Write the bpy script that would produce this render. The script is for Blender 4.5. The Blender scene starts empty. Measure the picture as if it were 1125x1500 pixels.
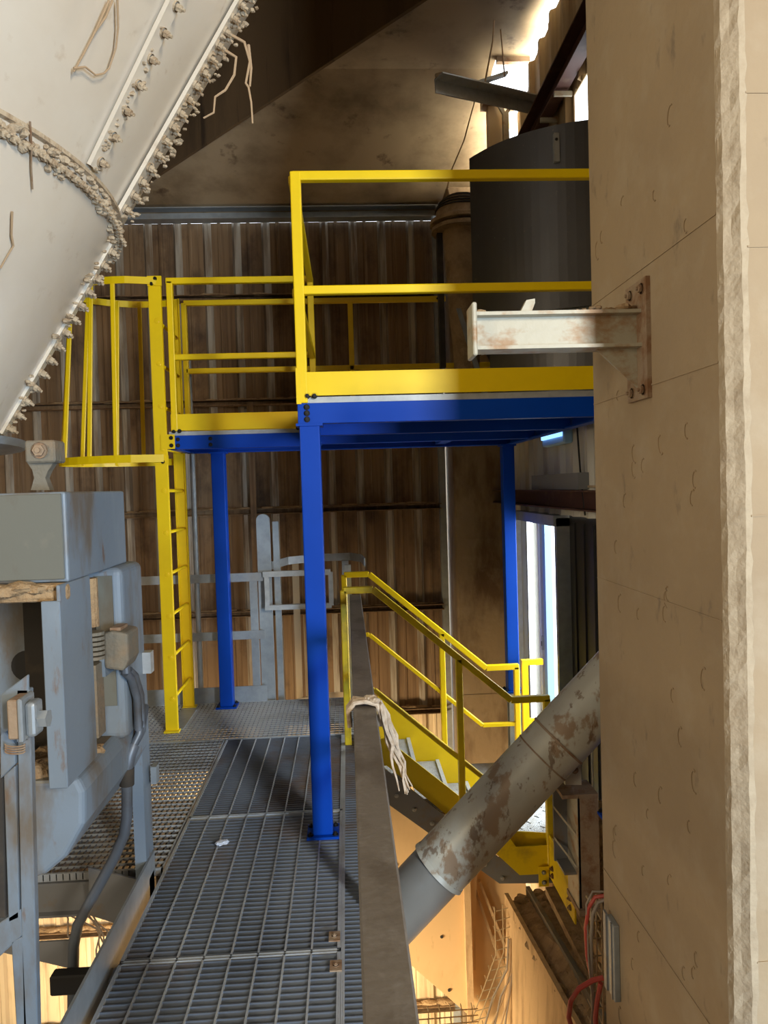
import bpy, bmesh, math, random
import numpy as np
from mathutils import Vector, Matrix

random.seed(7)
scene = bpy.context.scene
COL = scene.collection

# ------------------------------------------------------------------ camera
FPX, EYE = 1080.0, 1.74


def cam_basis(vx=507.0, vy=716.0, roll=0.03):
    cy = np.array([(vx - 562.5) / FPX, -(vy - 750) / FPX, 1.0]); cy /= np.linalg.norm(cy)
    cz = np.array([-roll, 1.0, 0.0]); cz[2] = -(cy[0] * cz[0] + cy[1] * cz[1]) / cy[2]; cz /= np.linalg.norm(cz)
    cx = -np.cross(cy, cz)
    return np.stack([cx, cy, cz], 1)          # rows: camera right, up, forward


CB = cam_basis()
cam_data = bpy.data.cameras.new('camera')
cam = bpy.data.objects.new('camera', cam_data)
COL.objects.link(cam)
R_, U_, F_ = [Vector(r) for r in CB]
cam.matrix_world = Matrix(((R_.x, U_.x, -F_.x, 0), (R_.y, U_.y, -F_.y, 0), (R_.z, U_.z, -F_.z, EYE), (0, 0, 0, 1)))
cam_data.sensor_fit = 'VERTICAL'
cam_data.sensor_height = 36.0
cam_data.lens = 36.0 * FPX / 1500.0
cam_data.clip_start = 0.05
cam_data.clip_end = 200
scene.camera = cam

# ------------------------------------------------------------------ world and daylight
world = bpy.data.worlds.new('world')
scene.world = world
world.use_nodes = True
bg = world.node_tree.nodes['Background']
bg.inputs[0].default_value = (0.86, 0.93, 1.0, 1)
bg.inputs[1].default_value = 4.0


def area(name, loc, target, sx, sy, power, color, spread=180):
    d = bpy.data.lights.new(name, 'AREA')
    d.shape = 'RECTANGLE'; d.size = sx; d.size_y = sy; d.energy = power; d.color = color
    d.spread = math.radians(spread)
    o = bpy.data.objects.new(name, d); COL.objects.link(o)
    o.location = loc
    o.rotation_euler = (Vector(target) - Vector(loc)).to_track_quat('-Z', 'Y').to_euler()
    return o


area('daylight_door_behind', (3.15, -3.9, 0.9), (0.1, 4.2, 0.2), 0.75, 1.7, 400, (0.54, 0.75, 1.0))
area('daylight_high_window_behind', (3.15, -3.9, 3.5), (-0.6, 4.0, 2.7), 0.75, 1.6, 310, (1.0, 0.87, 0.66))
area('fill_left', (-5.7, -1.6, 2.4), (1.0, 2.8, 1.4), 2.4, 2.6, 230, (1.0, 0.84, 0.60))  # added warm fill for the shaded faces; wall_left has no opening
area('daylight_lower_level', (-3.6, 3.6, -2.6), (-0.4, 7.4, -3.7), 2.2, 1.4, 260, (1.0, 0.78, 0.48), 92)
area('daylight_side_door', (2.9, 5.8, 0.9), (0.3, 5.2, 0.1), 1.6, 2.2, 160, (0.92, 0.97, 1.0))
area('daylight_roof_gap', (2.3, 6.2, 4.5), (0.5, 5.6, 5.2), 2.2, 0.5, 210, (1.0, 0.88, 0.66))

vs = scene.view_settings
vs.view_transform = 'Standard'
vs.look = 'None'
vs.gamma = 1.0
vs.use_curve_mapping = False
vs.exposure = 0.25


# ------------------------------------------------------------------ pixel helpers: a sight line met with a known plane
def ray(x, y):
    return Vector(CB.T @ np.array([(x - 562.5) / FPX, -(y - 750) / FPX, 1.0]))


EYEP = Vector((0, 0, EYE))


def PY(x, y, Y):
    r = ray(x, y); return EYEP + r * (Y / r.y)


def PX(x, y, X):
    r = ray(x, y); return EYEP + r * (X / r.x)


def PZ(x, y, Z):
    r = ray(x, y); return EYEP + r * ((Z - EYE) / r.z)


# ------------------------------------------------------------------ materials
MATS = {}


def mat(name, base, rough=0.6, metal=0.0, layers=(), bump=0.0, bump_scale=40.0, spec=0.5):
    """layers: (colour, noise scale (x,y,z), low, high, strength, seed)"""
    m = bpy.data.materials.new(name); m.use_nodes = True
    nt = m.node_tree; N = nt.nodes; L = nt.links
    b = N['Principled BSDF']
    b.inputs['Roughness'].default_value = rough
    b.inputs['Metallic'].default_value = metal
    b.inputs['Specular IOR Level'].default_value = spec
    geo = N.new('ShaderNodeNewGeometry')
    col = None
    first = N.new('ShaderNodeRGB'); first.outputs[0].default_value = (*base, 1)
    col = first.outputs[0]
    for (c, sc, lo, hi, st, seed) in layers:
        mp = N.new('ShaderNodeMapping'); mp.inputs['Scale'].default_value = sc
        mp.inputs['Location'].default_value = (seed * 3.7, seed * 1.3, seed * 2.1)
        L.new(geo.outputs['Position'], mp.inputs[0])
        no = N.new('ShaderNodeTexNoise'); no.inputs['Scale'].default_value = 1.0
        no.inputs['Detail'].default_value = 6.0; no.inputs['Roughness'].default_value = 0.62
        L.new(mp.outputs[0], no.inputs['Vector'])
        mr = N.new('ShaderNodeMapRange'); mr.inputs[1].default_value = lo; mr.inputs[2].default_value = hi
        mr.inputs[3].default_value = 0; mr.inputs[4].default_value = st
        L.new(no.outputs[0], mr.inputs[0])
        mx = N.new('ShaderNodeMix'); mx.data_type = 'RGBA'
        L.new(mr.outputs[0], mx.inputs[0]); L.new(col, mx.inputs[6])
        mx.inputs[7].default_value = (*c, 1)
        col = mx.outputs[2]
    L.new(col, b.inputs['Base Color'])
    if bump:
        no = N.new('ShaderNodeTexNoise'); no.inputs['Scale'].default_value = bump_scale
        no.inputs['Detail'].default_value = 5.0
        L.new(geo.outputs['Position'], no.inputs['Vector'])
        bp = N.new('ShaderNodeBump'); bp.inputs['Strength'].default_value = bump; bp.inputs['Distance'].default_value = 0.02
        L.new(no.outputs[0], bp.inputs['Height']); L.new(bp.outputs[0], b.inputs['Normal'])
    MATS[name] = m
    return m


DUST = (0.42, 0.29, 0.16)
RUST = (0.20, 0.085, 0.03)
mat('yellow', (0.90, 0.62, 0.0), 0.42, 0, [((0.70, 0.46, 0.0), (3, 3, 3), .45, .8, .5, 1)])
mat('yellow_worn', (0.82, 0.60, 0.004), 0.5, 0, [((0.36, 0.22, 0.03), (5, 5, 5), .5, .72, .7, 2)])
mat('blue', (0.0, 0.052, 0.40), 0.42, 0, [((0.0, 0.036, 0.28), (2, 2, 2), .4, .8, .6, 3)], spec=0.22)
mat('galv', (0.33, 0.36, 0.38), 0.45, 0.35, [((0.21, 0.235, 0.25), (12, 12, 12), .4, .7, .6, 4), (DUST, (3, 3, 3), .55, .8, .3, 5)])
mat('galv_bright', (0.50, 0.52, 0.52), 0.4, 0.3, [((0.33, 0.35, 0.36), (20, 20, 20), .4, .7, .6, 4)])
mat('grating', (0.17, 0.205, 0.265), 0.40, 0.3, [((0.16, 0.11, 0.075), (1.6, 1.6, 1.6), .50, .64, .8, 6), ((0.08, 0.095, 0.12), (1.1, 1.1, 1.1), .5, .7, .6, 9)])
mat('grating_rod', (0.48, 0.52, 0.56), 0.42, 0.3, [((0.20, 0.17, 0.13), (2, 2, 2), .5, .72, .7, 6)])
mat('walk_beam', (0.17, 0.15, 0.13), 0.58, 0.0, [((0.085, 0.066, 0.05), (7, 4, 7), .48, .66, .75, 7), ((0.25, 0.235, 0.22), (16, 9, 16), .55, .72, .6, 8)], 0.10, 60)
mat('machine', (0.19, 0.235, 0.285), 0.5, 0.05, [((0.28, 0.33, 0.37), (6, 6, 2), .55, .8, .5, 11), ((0.15, 0.115, 0.075), (4, 4, 1.5), .50, .64, .85, 10), ((0.17, 0.09, 0.04), (16, 16, 5), .62, .72, .7, 60)], 0.06, 30)
mat('machine_dusty', (0.18, 0.165, 0.13), 0.8, 0, [((0.27, 0.18, 0.10), (6, 6, 6), .45, .7, .8, 12)], 0.3, 60)
mat('machine_dark', (0.035, 0.03, 0.025), 0.85, 0, [((0.11, 0.08, 0.05), (5, 5, 5), .5, .75, .7, 13)])
mat('cream_paint', (0.70, 0.63, 0.52), 0.30, 0, [((0.56, 0.45, 0.32), (1.2, 1.2, 1.2), .46, .78, .55, 14), ((0.46, 0.34, 0.22), (9, 9, 9), .62, .76, .6, 15)], 0.03, 14)
mat('cream_dusty', (0.55, 0.44, 0.30), 0.8, 0, [((0.30, 0.19, 0.10), (22, 22, 22), .48, .66, .75, 16)], 0.5, 80)
mat('concrete', (0.38, 0.28, 0.168), 0.88, 0, [((0.32, 0.235, 0.145), (1.2, 1.2, 1.2), .42, .7, .75, 17), ((0.45, 0.37, 0.26), (4, 4, 4), .5, .75, .5, 18), ((0.19, 0.145, 0.10), (10, 10, 5), .62, .72, .7, 19)], 0.16, 26)
mat('concrete_chip', (0.44, 0.35, 0.235), 0.9, 0, [((0.32, 0.24, 0.15), (14, 14, 14), .45, .66, .6, 20)], 0.25, 50)
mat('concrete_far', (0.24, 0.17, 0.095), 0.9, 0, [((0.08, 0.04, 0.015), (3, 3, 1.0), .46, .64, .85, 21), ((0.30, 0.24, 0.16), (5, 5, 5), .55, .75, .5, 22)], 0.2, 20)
mat('ceiling_plate', (0.36, 0.275, 0.17), 0.62, 0.0, [((0.12, 0.08, 0.04), (1.3, 1.3, 1.3), .45, .70, .85, 23), ((0.07, 0.035, 0.015), (3.4, 3.4, 3.4), .60, .70, .8, 24)], 0.05, 9)
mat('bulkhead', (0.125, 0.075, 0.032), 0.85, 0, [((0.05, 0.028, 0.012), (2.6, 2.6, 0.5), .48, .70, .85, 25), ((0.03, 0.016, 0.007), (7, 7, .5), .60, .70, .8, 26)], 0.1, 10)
mat('sheet_brown', (0.20, 0.122, 0.060), 0.78, 0.0, [((0.09, 0.048, 0.020), (24, 24, 0.7), .44, .66, .8, 27), ((0.30, 0.225, 0.145), (34, 34, 1.0), .57, .74, .6, 28), ((0.045, 0.022, 0.010), (2.6, 2.6, 1.7), .52, .68, .8, 29)])
mat('sheet_rib', (0.36, 0.32, 0.26), 0.55, 0.1, [((0.14, 0.085, 0.04), (9, 9, 0.9), .44, .62, .9, 30)])
mat('machine_olive', (0.135, 0.14, 0.12), 0.6, 0, [((0.10, 0.07, 0.04), (4, 4, 2), .48, .68, .8, 61), ((0.22, 0.2, 0.16), (9, 9, 9), .6, .75, .4, 62)], 0.05, 30)
mat('sheet_white', (0.60, 0.58, 0.51), 0.5, 0.0, [((0.42, 0.35, 0.25), (4, 4, 1.2), .48, .75, .6, 31)])
mat('sheet_tan', (0.60, 0.47, 0.29), 0.7, 0.0, [((0.30, 0.19, 0.10), (7, 7, 0.9), .48, .68, .75, 32)])
mat('red_oxide', (0.085, 0.035, 0.025), 0.6, 0.0, [((0.2, 0.13, 0.08), (8, 8, 8), .55, .75, .6, 33)])
mat('dark_steel', (0.105, 0.100, 0.098), 0.40, 0.5, [((0.17, 0.16, 0.15), (2, 2, 1), .45, .8, .6, 34), ((0.30, 0.25, 0.2), (40, 40, 40), .66, .74, .7, 35)], 0.03, 20)
mat('brown_dust', (0.40, 0.27, 0.145), 0.95, 0, [((0.20, 0.12, 0.06), (9, 9, 9), .45, .68, .8, 36), ((0.55, 0.40, 0.24), (20, 20, 20), .55, .75, .5, 37)], 0.7, 50)
mat('tan_plate', (0.78, 0.53, 0.27), 0.7, 0, [((0.58, 0.36, 0.16), (2.2, 2.2, 1.2), .45, .75, .6, 38), ((0.36, 0.2, 0.09), (22, 22, 5), .64, .73, .5, 39)])
mat('tan_dusty', (0.62, 0.42, 0.22), 0.85, 0, [((0.30, 0.18, 0.085), (9, 9, 1.6), .48, .68, .8, 40)], 0.3, 30)
mat('pipe_paint', (0.50, 0.485, 0.41), 0.40, 0.1, [((0.58, 0.60, 0.55), (3.5, 3.5, 3.5), .5, .7, .6, 42), ((0.30, 0.19, 0.105), (6.5, 6.5, 4.2), .535, .59, .85, 41), ((0.17, 0.10, 0.05), (14, 14, 6), .60, .64, .75, 43)], 0.05, 25)
mat('pipe_clean', (0.26, 0.25, 0.225), 0.32, 0.2, [((0.19, 0.165, 0.135), (3, 3, 3), .5, .75, .6, 44)])
mat('stringer_grey', (0.22, 0.225, 0.235), 0.5, 0.1, [((0.24, 0.17, 0.10), (6, 6, 6), .55, .7, .8, 45)])
mat('steel_white', (0.43, 0.40, 0.31), 0.5, 0.05, [((0.30, 0.15, 0.05), (9, 9, 13), .50, .66, .8, 46)], 0.1, 40)
mat('rust_steel', (0.33, 0.24, 0.16), 0.7, 0.1, [(RUST, (12, 12, 12), .48, .65, .8, 47)], 0.2, 60)
mat('tread', (0.40, 0.42, 0.43), 0.5, 0.3, [((0.24, 0.225, 0.2), (14, 14, 14), .45, .7, .6, 48)], 0.6, 90)
mat('rubber_black', (0.016, 0.015, 0.015), 0.7)
mat('dark_door', (0.022, 0.021, 0.021), 0.5, 0.1)
mat('bolt_dark', (0.02, 0.018, 0.016), 0.5, 0.5)
mat('bolt_zinc', (0.6, 0.6, 0.58), 0.4, 0.5)
mat('strand', (0.46, 0.32, 0.19), 0.95)
mat('rope', (0.52, 0.43, 0.33), 0.9, 0, [((0.3, 0.2, 0.12), (40, 40, 40), .45, .65, .8, 49)])
mat('red_cable', (0.50, 0.07, 0.05), 0.5, 0, [((0.42, 0.27, 0.18), (10, 10, 10), .5, .7, .6, 50)])
mat('grey_cable', (0.30, 0.25, 0.2), 0.6)
mat('wire_tray', (0.50, 0.39, 0.24), 0.6, 0.2)
mat('conduit', (0.13, 0.15, 0.18), 0.45, 0.3, [((0.08, 0.07, 0.06), (5, 5, 5), .5, .7, .7, 51)])
mat('lower_concrete', (0.34, 0.27, 0.18), 0.95)
mat('dark_under', (0.10, 0.075, 0.05), 0.9)
mat('outdoor_white', (0.82, 0.84, 0.86), 0.6)
mat('outdoor_blue', (0.30, 0.50, 0.70), 0.6)
mat('clear_plastic', (0.6, 0.65, 0.75), 0.15)
gl = mat('daylight_glow', (0.4, 0.6, 0.9), 0.4)
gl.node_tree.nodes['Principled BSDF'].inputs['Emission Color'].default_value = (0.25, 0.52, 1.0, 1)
gl.node_tree.nodes['Principled BSDF'].inputs['Emission Strength'].default_value = 1.6  # emission stands in for bluish daylight showing through the wall
mat('sticker', (0.02, 0.02, 0.02), 0.6)


# ------------------------------------------------------------------ mesh builder
class MB:
    def __init__(s):
        s.v = []; s.f = []; s.m = []

    def add(s, vs_, fs, mi=0):
        o = len(s.v)
        s.v += [tuple(p) for p in vs_]
        for f in fs:
            s.f.append([o + i for i in f]); s.m.append(mi)
        return s

    def box(s, x0, x1, y0, y1, z0, z1, mi=0):
        x0, x1 = min(x0, x1), max(x0, x1); y0, y1 = min(y0, y1), max(y0, y1); z0, z1 = min(z0, z1), max(z0, z1)
        v = [(x0, y0, z0), (x1, y0, z0), (x1, y1, z0), (x0, y1, z0), (x0, y0, z1), (x1, y0, z1), (x1, y1, z1), (x0, y1, z1)]
        return s.add(v, [(3, 2, 1, 0), (4, 5, 6, 7), (0, 1, 5, 4), (1, 2, 6, 5), (2, 3, 7, 6), (3, 0, 4, 7)], mi)

    def frame(s, p0, p1, up=(0, 0, 1)):
        p0 = Vector(p0); p1 = Vector(p1)
        d = (p1 - p0).normalized(); up = Vector(up)
        if abs(d.dot(up)) > 0.98:
            up = Vector((0, 1, 0)) if abs(d.y) < .9 else Vector((1, 0, 0))
        a = d.cross(up).normalized(); b = a.cross(d).normalized()
        return p0, p1, a, b

    def section(s, p0, p1, poly, up=(0, 0, 1), mi=0):
        """sweep a 2-D polygon (side, up) from p0 to p1"""
        p0, p1, a, b = s.frame(p0, p1, up)
        n = len(poly)
        v = [p0 + a * x + b * y for x, y in poly] + [p1 + a * x + b * y for x, y in poly]
        fs = [(i, (i + 1) % n, n + (i + 1) % n, n + i) for i in range(n)] + [tuple(range(n))[::-1], tuple(range(n, 2 * n))]
        return s.add(v, fs, mi)

    def bar(s, p0, p1, w, h, up=(0, 0, 1), mi=0):
        w /= 2; h /= 2
        return s.section(p0, p1, [(-w, -h), (w, -h), (w, h), (-w, h)], up, mi)

    def ibeam(s, p0, p1, w, h, t=0.012, up=(0, 0, 1)):
        W = w / 2; Hh = h / 2; q = t / 2
        return s.section(p0, p1, [(-W, -Hh), (W, -Hh), (W, -Hh + t), (q, -Hh + t), (q, Hh - t), (W, Hh - t), (W, Hh), (-W, Hh), (-W, Hh - t), (-q, Hh - t), (-q, -Hh + t), (-W, -Hh + t)], up)

    def channel(s, p0, p1, w, h, t=0.01, up=(0, 0, 1), flip=1):
        Hh = h / 2; x = flip
        return s.section(p0, p1, [(0, -Hh), (x * w, -Hh), (x * w, -Hh + t), (x * t, -Hh + t), (x * t, Hh - t), (x * w, Hh - t), (x * w, Hh), (0, Hh)], up)

    def angle(s, p0, p1, w, h, t=0.008, up=(0, 0, 1), fx=1, fy=1):
        return s.section(p0, p1, [(0, 0), (fx * w, 0), (fx * w, fy * t), (fx * t, fy * t), (fx * t, fy * h), (0, fy * h)], up)

    def tube(s, pts, r, n=10, caps=True, mi=0):
        pts = [Vector(p) for p in pts]
        rs = r if isinstance(r, (list, tuple)) else [r] * len(pts)
        d = (pts[1] - pts[0]).normalized()
        a = d.orthogonal().normalized()
        rings = []
        for i, p in enumerate(pts):
            if i == 0: t = pts[1] - pts[0]
            elif i == len(pts) - 1: t = pts[-1] - pts[-2]
            else: t = (pts[i + 1] - p).normalized() + (p - pts[i - 1]).normalized()
            t.normalize()
            a = (a - t * a.dot(t)).normalized(); b = t.cross(a)
            rings.append([p + (a * math.cos(2 * math.pi * k / n) + b * math.sin(2 * math.pi * k / n)) * rs[i] for k in range(n)])
        v = [q for ring in rings for q in ring]; fs = []
        for i in range(len(pts) - 1):
            for k in range(n):
                fs.append((i * n + k, i * n + (k + 1) % n, (i + 1) * n + (k + 1) % n, (i + 1) * n + k))
        if caps:
            fs.append(tuple(range(n))[::-1]); fs.append(tuple(range((len(pts) - 1) * n, len(pts) * n)))
        return s.add(v, fs, mi)

    def prism(s, pts, vec, mi=0):
        pts = [Vector(p) for p in pts]; vec = Vector(vec); n = len(pts)
        v = pts + [p + vec for p in pts]
        fs = [(i, (i + 1) % n, n + (i + 1) % n, n + i) for i in range(n)] + [tuple(range(n))[::-1], tuple(range(n, 2 * n))]
        return s.add(v, fs, mi)

    def lathe(s, c, prof, n=48, a0=0.0, a1=2 * math.pi, mi=0):
        c = Vector(c); full = abs(a1 - a0 - 2 * math.pi) < 1e-6
        m = n if full else n + 1
        v = []
        for r, z in prof:
            for k in range(m):
                t = a0 + (a1 - a0) * k / n
                v.append(c + Vector((r * math.cos(t), r * math.sin(t), z)))
        fs = []
        for i in range(len(prof) - 1):
            for k in range(n):
                k2 = (k + 1) % m
                fs.append((i * m + k, i * m + k2, (i + 1) * m + k2, (i + 1) * m + k))
        return s.add(v, fs, mi)

    def blob(s, c, r, seed, n=10, m=6, sq=(1, 1, .6)):
        rnd = random.Random(seed); v = []; fs = []
        for i in range(m + 1):
            for k in range(n):
                ph = math.pi * i / m; th = 2 * math.pi * k / n
                q = r * (0.75 + 0.5 * rnd.random())
                if i in (0, m): q = r * .9
                v.append((c[0] + q * sq[0] * math.sin(ph) * math.cos(th), c[1] + q * sq[1] * math.sin(ph) * math.sin(th), c[2] + q * sq[2] * math.cos(ph)))
        for i in range(m):
            for k in range(n):
                fs.append((i * n + k, (i + 1) * n + k, (i + 1) * n + (k + 1) % n, i * n + (k + 1) % n))
        return s.add(v, fs)

    def build(s, name, mats, parent=None, bevel=0.0, smooth=False, seg=1):
        vv = np.array(s.v, float)
        lo = vv.min(0); hi = vv.max(0)
        org = Vector(((lo[0] + hi[0]) / 2, (lo[1] + hi[1]) / 2, lo[2]))
        me = bpy.data.meshes.new(name)
        me.from_pydata([tuple(Vector(p) - org) for p in s.v], [], s.f)
        if not isinstance(mats, (list, tuple)): mats = [mats]
        for k in mats: me.materials.append(MATS[k])
        if len(mats) > 1: me.polygons.foreach_set('material_index', s.m)
        bm = bmesh.new(); bm.from_mesh(me); bmesh.ops.recalc_face_normals(bm, faces=bm.faces); bm.to_mesh(me); bm.free()
        if smooth:
            me.polygons.foreach_set('use_smooth', [True] * len(me.polygons))
            me.set_sharp_from_angle(angle=math.radians(38))
        o = bpy.data.objects.new(name, me); COL.objects.link(o)
        place(o, org, parent)
        if bevel:
            md = o.modifiers.new('bevel', 'BEVEL'); md.width = bevel; md.segments = seg; md.limit_method = 'ANGLE'; md.angle_limit = math.radians(40)
        return o


WLOC = {}


def place(o, org, parent):
    WLOC[o.name] = Vector(org)
    if parent is None:
        o.location = org
    else:
        o.parent = parent; o.location = Vector(org) - WLOC[parent.name]


def tag(o, label, cat, group=None, kind=None):
    o['label'] = label
    if cat: o['category'] = cat
    if group: o['group'] = group
    if kind: o['kind'] = kind
    return o


def thing(name, label, cat, loc, group=None, kind=None):
    o = bpy.data.objects.new(name, None); COL.objects.link(o)
    o.empty_display_size = 0.1
    place(o, Vector(loc), None)
    return tag(o, label, cat, group, kind)


def struct(o, label=None):
    o['kind'] = 'structure'
    if label: o['label'] = label
    return o


def inst(name, me, parent, loc, axis=(0, 0, 1), spin=0.0):
    """a small shared-mesh part whose local Z points along axis"""
    o = bpy.data.objects.new(name, me); COL.objects.link(o)
    place(o, Vector(loc), parent)
    q = Vector(axis).to_track_quat('Z', 'Y')
    o.rotation_euler = (q.to_matrix() @ Matrix.Rotation(spin, 3, 'Z')).to_euler()
    return o


def shared(name, mb, m, smooth=False):
    me = bpy.data.meshes.new(name); me.from_pydata([tuple(p) for p in mb.v], [], mb.f); me.materials.append(MATS[m])
    bm = bmesh.new(); bm.from_mesh(me); bmesh.ops.recalc_face_normals(bm, faces=bm.faces); bm.to_mesh(me); bm.free()
    if smooth: me.polygons.foreach_set('use_smooth', [True] * len(me.polygons))
    return me


def bolt_mesh(name, r, h, m):
    b = MB()
    b.lathe((0, 0, 0), [(0.0001, 0), (r * 1.35, 0), (r * 1.35, h * .25)], 12)
    b.lathe((0, 0, 0), [(r, h * .25), (r, h * .75), (r * .9, h * .8), (0.0001, h * .8)], 6)
    b.lathe((0, 0, 0), [(r * .45, h * .8), (r * .45, h * 1.2), (0.0001, h * 1.2)], 8)
    return shared(name, b, m)


BOLT_DARK = bolt_mesh('bolt', 0.011, 0.014, 'bolt_dark')
BOLT_ZINC = bolt_mesh('bolt', 0.012, 0.014, 'bolt_zinc')
BOLT_CREAM = bolt_mesh('bolt', 0.014, 0.034, 'cream_dusty')
BOLT_YEL = bolt_mesh('bolt', 0.013, 0.010, 'yellow')
BOLT_RUST = bolt_mesh('bolt', 0.014, 0.02, 'rust_steel')


def dust(name, parent, pts, seed, r=0.03, m='brown_dust', sq=(1.2, 1, .6)):
    b = MB()
    for i, (p, k) in enumerate(pts):
        b.blob(p, r * k, seed + i, sq=sq)
    o = b.build(name, m, parent, smooth=True); o['kind'] = 'stuff'
    return o


# =================================================================== THE SETTING
XR, YB = 1.6, 7.9
ZC = 5.2

fl = MB().box(-6, 4.7, -5, 9, -4.7, -4.5).build('floor', 'lower_concrete'); struct(fl, 'dusty concrete floor of the lower level')
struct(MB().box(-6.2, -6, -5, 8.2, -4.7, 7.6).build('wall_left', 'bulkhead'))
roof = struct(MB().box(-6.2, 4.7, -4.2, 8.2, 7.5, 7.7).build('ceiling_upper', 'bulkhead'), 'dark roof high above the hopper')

# wall behind the camera with its openings (doorway and window at the right, broad opening behind)
wf = MB()
wf.box(-6.2, 2.75, -4.2, -4.05, -4.7, 7.6); wf.box(3.55, 4.7, -4.2, -4.05, -4.7, 7.6)
wf.box(2.75, 3.55, -4.2, -4.05, 4.4, 7.6); wf.box(2.75, 3.55, -4.2, -4.05, 2.0, 2.6); wf.box(2.75, 3.55, -4.2, -4.05, -4.7, 0.0)
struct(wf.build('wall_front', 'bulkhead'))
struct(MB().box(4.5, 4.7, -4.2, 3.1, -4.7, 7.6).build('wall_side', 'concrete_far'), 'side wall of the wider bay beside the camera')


def sheet(xa, xb, z0, z1, rib=0.305, mats=('sheet_brown', 'sheet_rib'), depth=0.035, name='corrugated_sheet', parent=None, plane='Y', at=YB, sgn=-1):
    """trapezoid-ribbed wall sheet from xa to xb along X (plane Y) or along Y (plane X)"""
    prof = []; ribf = []
    k = math.floor(xa / rib)
    xs = [(xa, 0)]
    while True:
        c = (k + .5) * rib
        for dx, dz in ((-.045, 0), (-.02, depth), (.02, depth), (.045, 0), (.105, 0), (.115, .008), (.135, .008), (.145, 0)):
            if xa < c + dx < xb: xs.append((c + dx, dz))
        k += 1
        if (k + .5) * rib - .1 > xb: break
    xs.append((xb, 0)); b = MB()
    for (u0, d0), (u1, d1) in zip(xs[:-1], xs[1:]):
        mi = 1 if max(d0, d1) > .02 else 0
        q0, q1 = at + sgn * d0, at + sgn * d1
        if plane == 'Y': v = [(u0, q0, z0), (u1, q1, z0), (u1, q1, z1), (u0, q0, z1)]
        else: v = [(q0, u0, z0), (q1, u1, z0), (q1, u1, z1), (q0, u0, z1)]
        b.add(v, [(0, 1, 2, 3)], mi)
    # sheet back, so that it has thickness
    if plane == 'Y': b.box(xa, xb, at - sgn * .004, at - sgn * .03, z0, z1)
    else: b.box(at - sgn * .004, at - sgn * .012, xa, xb, z0, z1)
    return b.build(name, list(mats), parent)


# --- far wall of brown, dirt-streaked sheets on horizontal girts
wb = thing('wall_back', 'tall wall of brown dirt-streaked corrugated sheets with horizontal girts', None, (-2, YB, -4.6), kind='structure')
xe = [1.02 - .915 * i for i in range(8)] + [-6.0]
for a, b_ in zip(xe[1:], xe[:-1]):
    sheet(a - .03, b_, -.70, 4.56, parent=wb, at=YB - .001 * (len(wb.children) % 4))
    sheet(a - .03, b_, -4.6, -.66, parent=wb, at=YB + .006 - .001 * (len(wb.children) % 4), mats=('sheet_tan', 'sheet_tan'))
for z in (3.75, 2.67, 1.53, .46, -.65, -1.75, -2.85, -3.9):
    MB().channel((-6, YB - .045, z), (1.0, YB - .045, z), .12, .06, .008, flip=1).build('girt', 'sheet_brown', wb)
    b = MB(); rr = random.Random(int(z * 100))
    for i in range(46):
        b.blob((-5.5 + i * .142, YB - .10, z + .035), .05 * (0.5 + rr.random()), i, 7, 4, (1.7, .8, .28))
    o = b.build('girt_dust', 'brown_dust', wb, smooth=True); o['kind'] = 'stuff'
MB().channel((-6, YB - .06, 4.60), (1.05, YB - .06, 4.60), .14, .12, .01, flip=1).build('header', 'galv', wb)
MB().box(.99, 1.06, YB - .10, YB - .03, -4.6, 4.5).build('edge_trim', 'galv', wb)
MB().box(-1.0, -.94, YB - .16, YB - .1, -1, 2.67).build('stiffener', 'sheet_brown', wb)

# --- concrete pilaster in the far corner
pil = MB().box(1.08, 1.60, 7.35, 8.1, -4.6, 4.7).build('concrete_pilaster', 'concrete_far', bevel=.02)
struct(pil, 'stained concrete pilaster in the far corner between the brown wall and the door wall')
MB().box(1.085, 1.595, 7.343, 7.35, 1.18, 1.2).build('form_seam', 'concrete_far', pil)
MB().box(1.085, 1.595, 7.343, 7.35, -.4, -.38).build('form_seam', 'concrete_far', pil)

# --- right wall: pale sheets around the side door; tan ones higher up
wr = thing('wall_right', 'pale corrugated side wall around the open door, dusty tan towards the roof', None, (XR, 4, -4.6), kind='structure')
DY0, DY1, DZ0, DZ1 = 4.62, 6.55, -0.82, 1.50
W1 = ('sheet_white', 'sheet_white'); W2 = ('sheet_tan', 'sheet_tan')
for a, b_ in ((3.05, 4.0), (4.0, DY0)):
    sheet(a, b_, -4.6, 3.4, parent=wr, plane='X', at=XR, mats=W1)
sheet(DY1, 7.4, -4.6, 3.4, parent=wr, plane='X', at=XR, mats=W1)
sheet(DY0, 5.6, DZ1, 3.4, parent=wr, plane='X', at=XR, mats=W1); sheet(5.6, DY1, DZ1, 3.4, parent=wr, plane='X', at=XR, mats=W1)
sheet(DY0, DY1, -4.6, DZ0, parent=wr, plane='X', at=XR, mats=W2)
for a, b_, zt in ((3.05, 3.6, 7.5), (3.6, 4.55, 5.14), (4.95, 5.5, 5.12), (5.5, 6.05, 5.10), (6.05, 6.5, 4.98), (6.5, 6.95, 4.78), (6.95, 7.5, 4.62)):
    sheet(a, b_ - .002, 3.4, zt, parent=wr, plane='X', at=XR, mats=W2)
sheet(4.55, 4.95, 3.4, 4.0, parent=wr, plane='X', at=XR, mats=W2)
sheet(4.55, 4.95, 4.32, 5.13, parent=wr, plane='X', at=XR, mats=W2)
MB().channel((XR - .04, 3.0, 1.62), (XR - .04, 7.35, 1.62), .09, .13, .01, flip=-1).build('girt', 'red_oxide', wr)
MB().channel((XR - .04, 3.0, 4.45), (XR - .04, 6.3, 4.45), .09, .20, .012, flip=-1).build('girt', 'red_oxide', wr)
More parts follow.
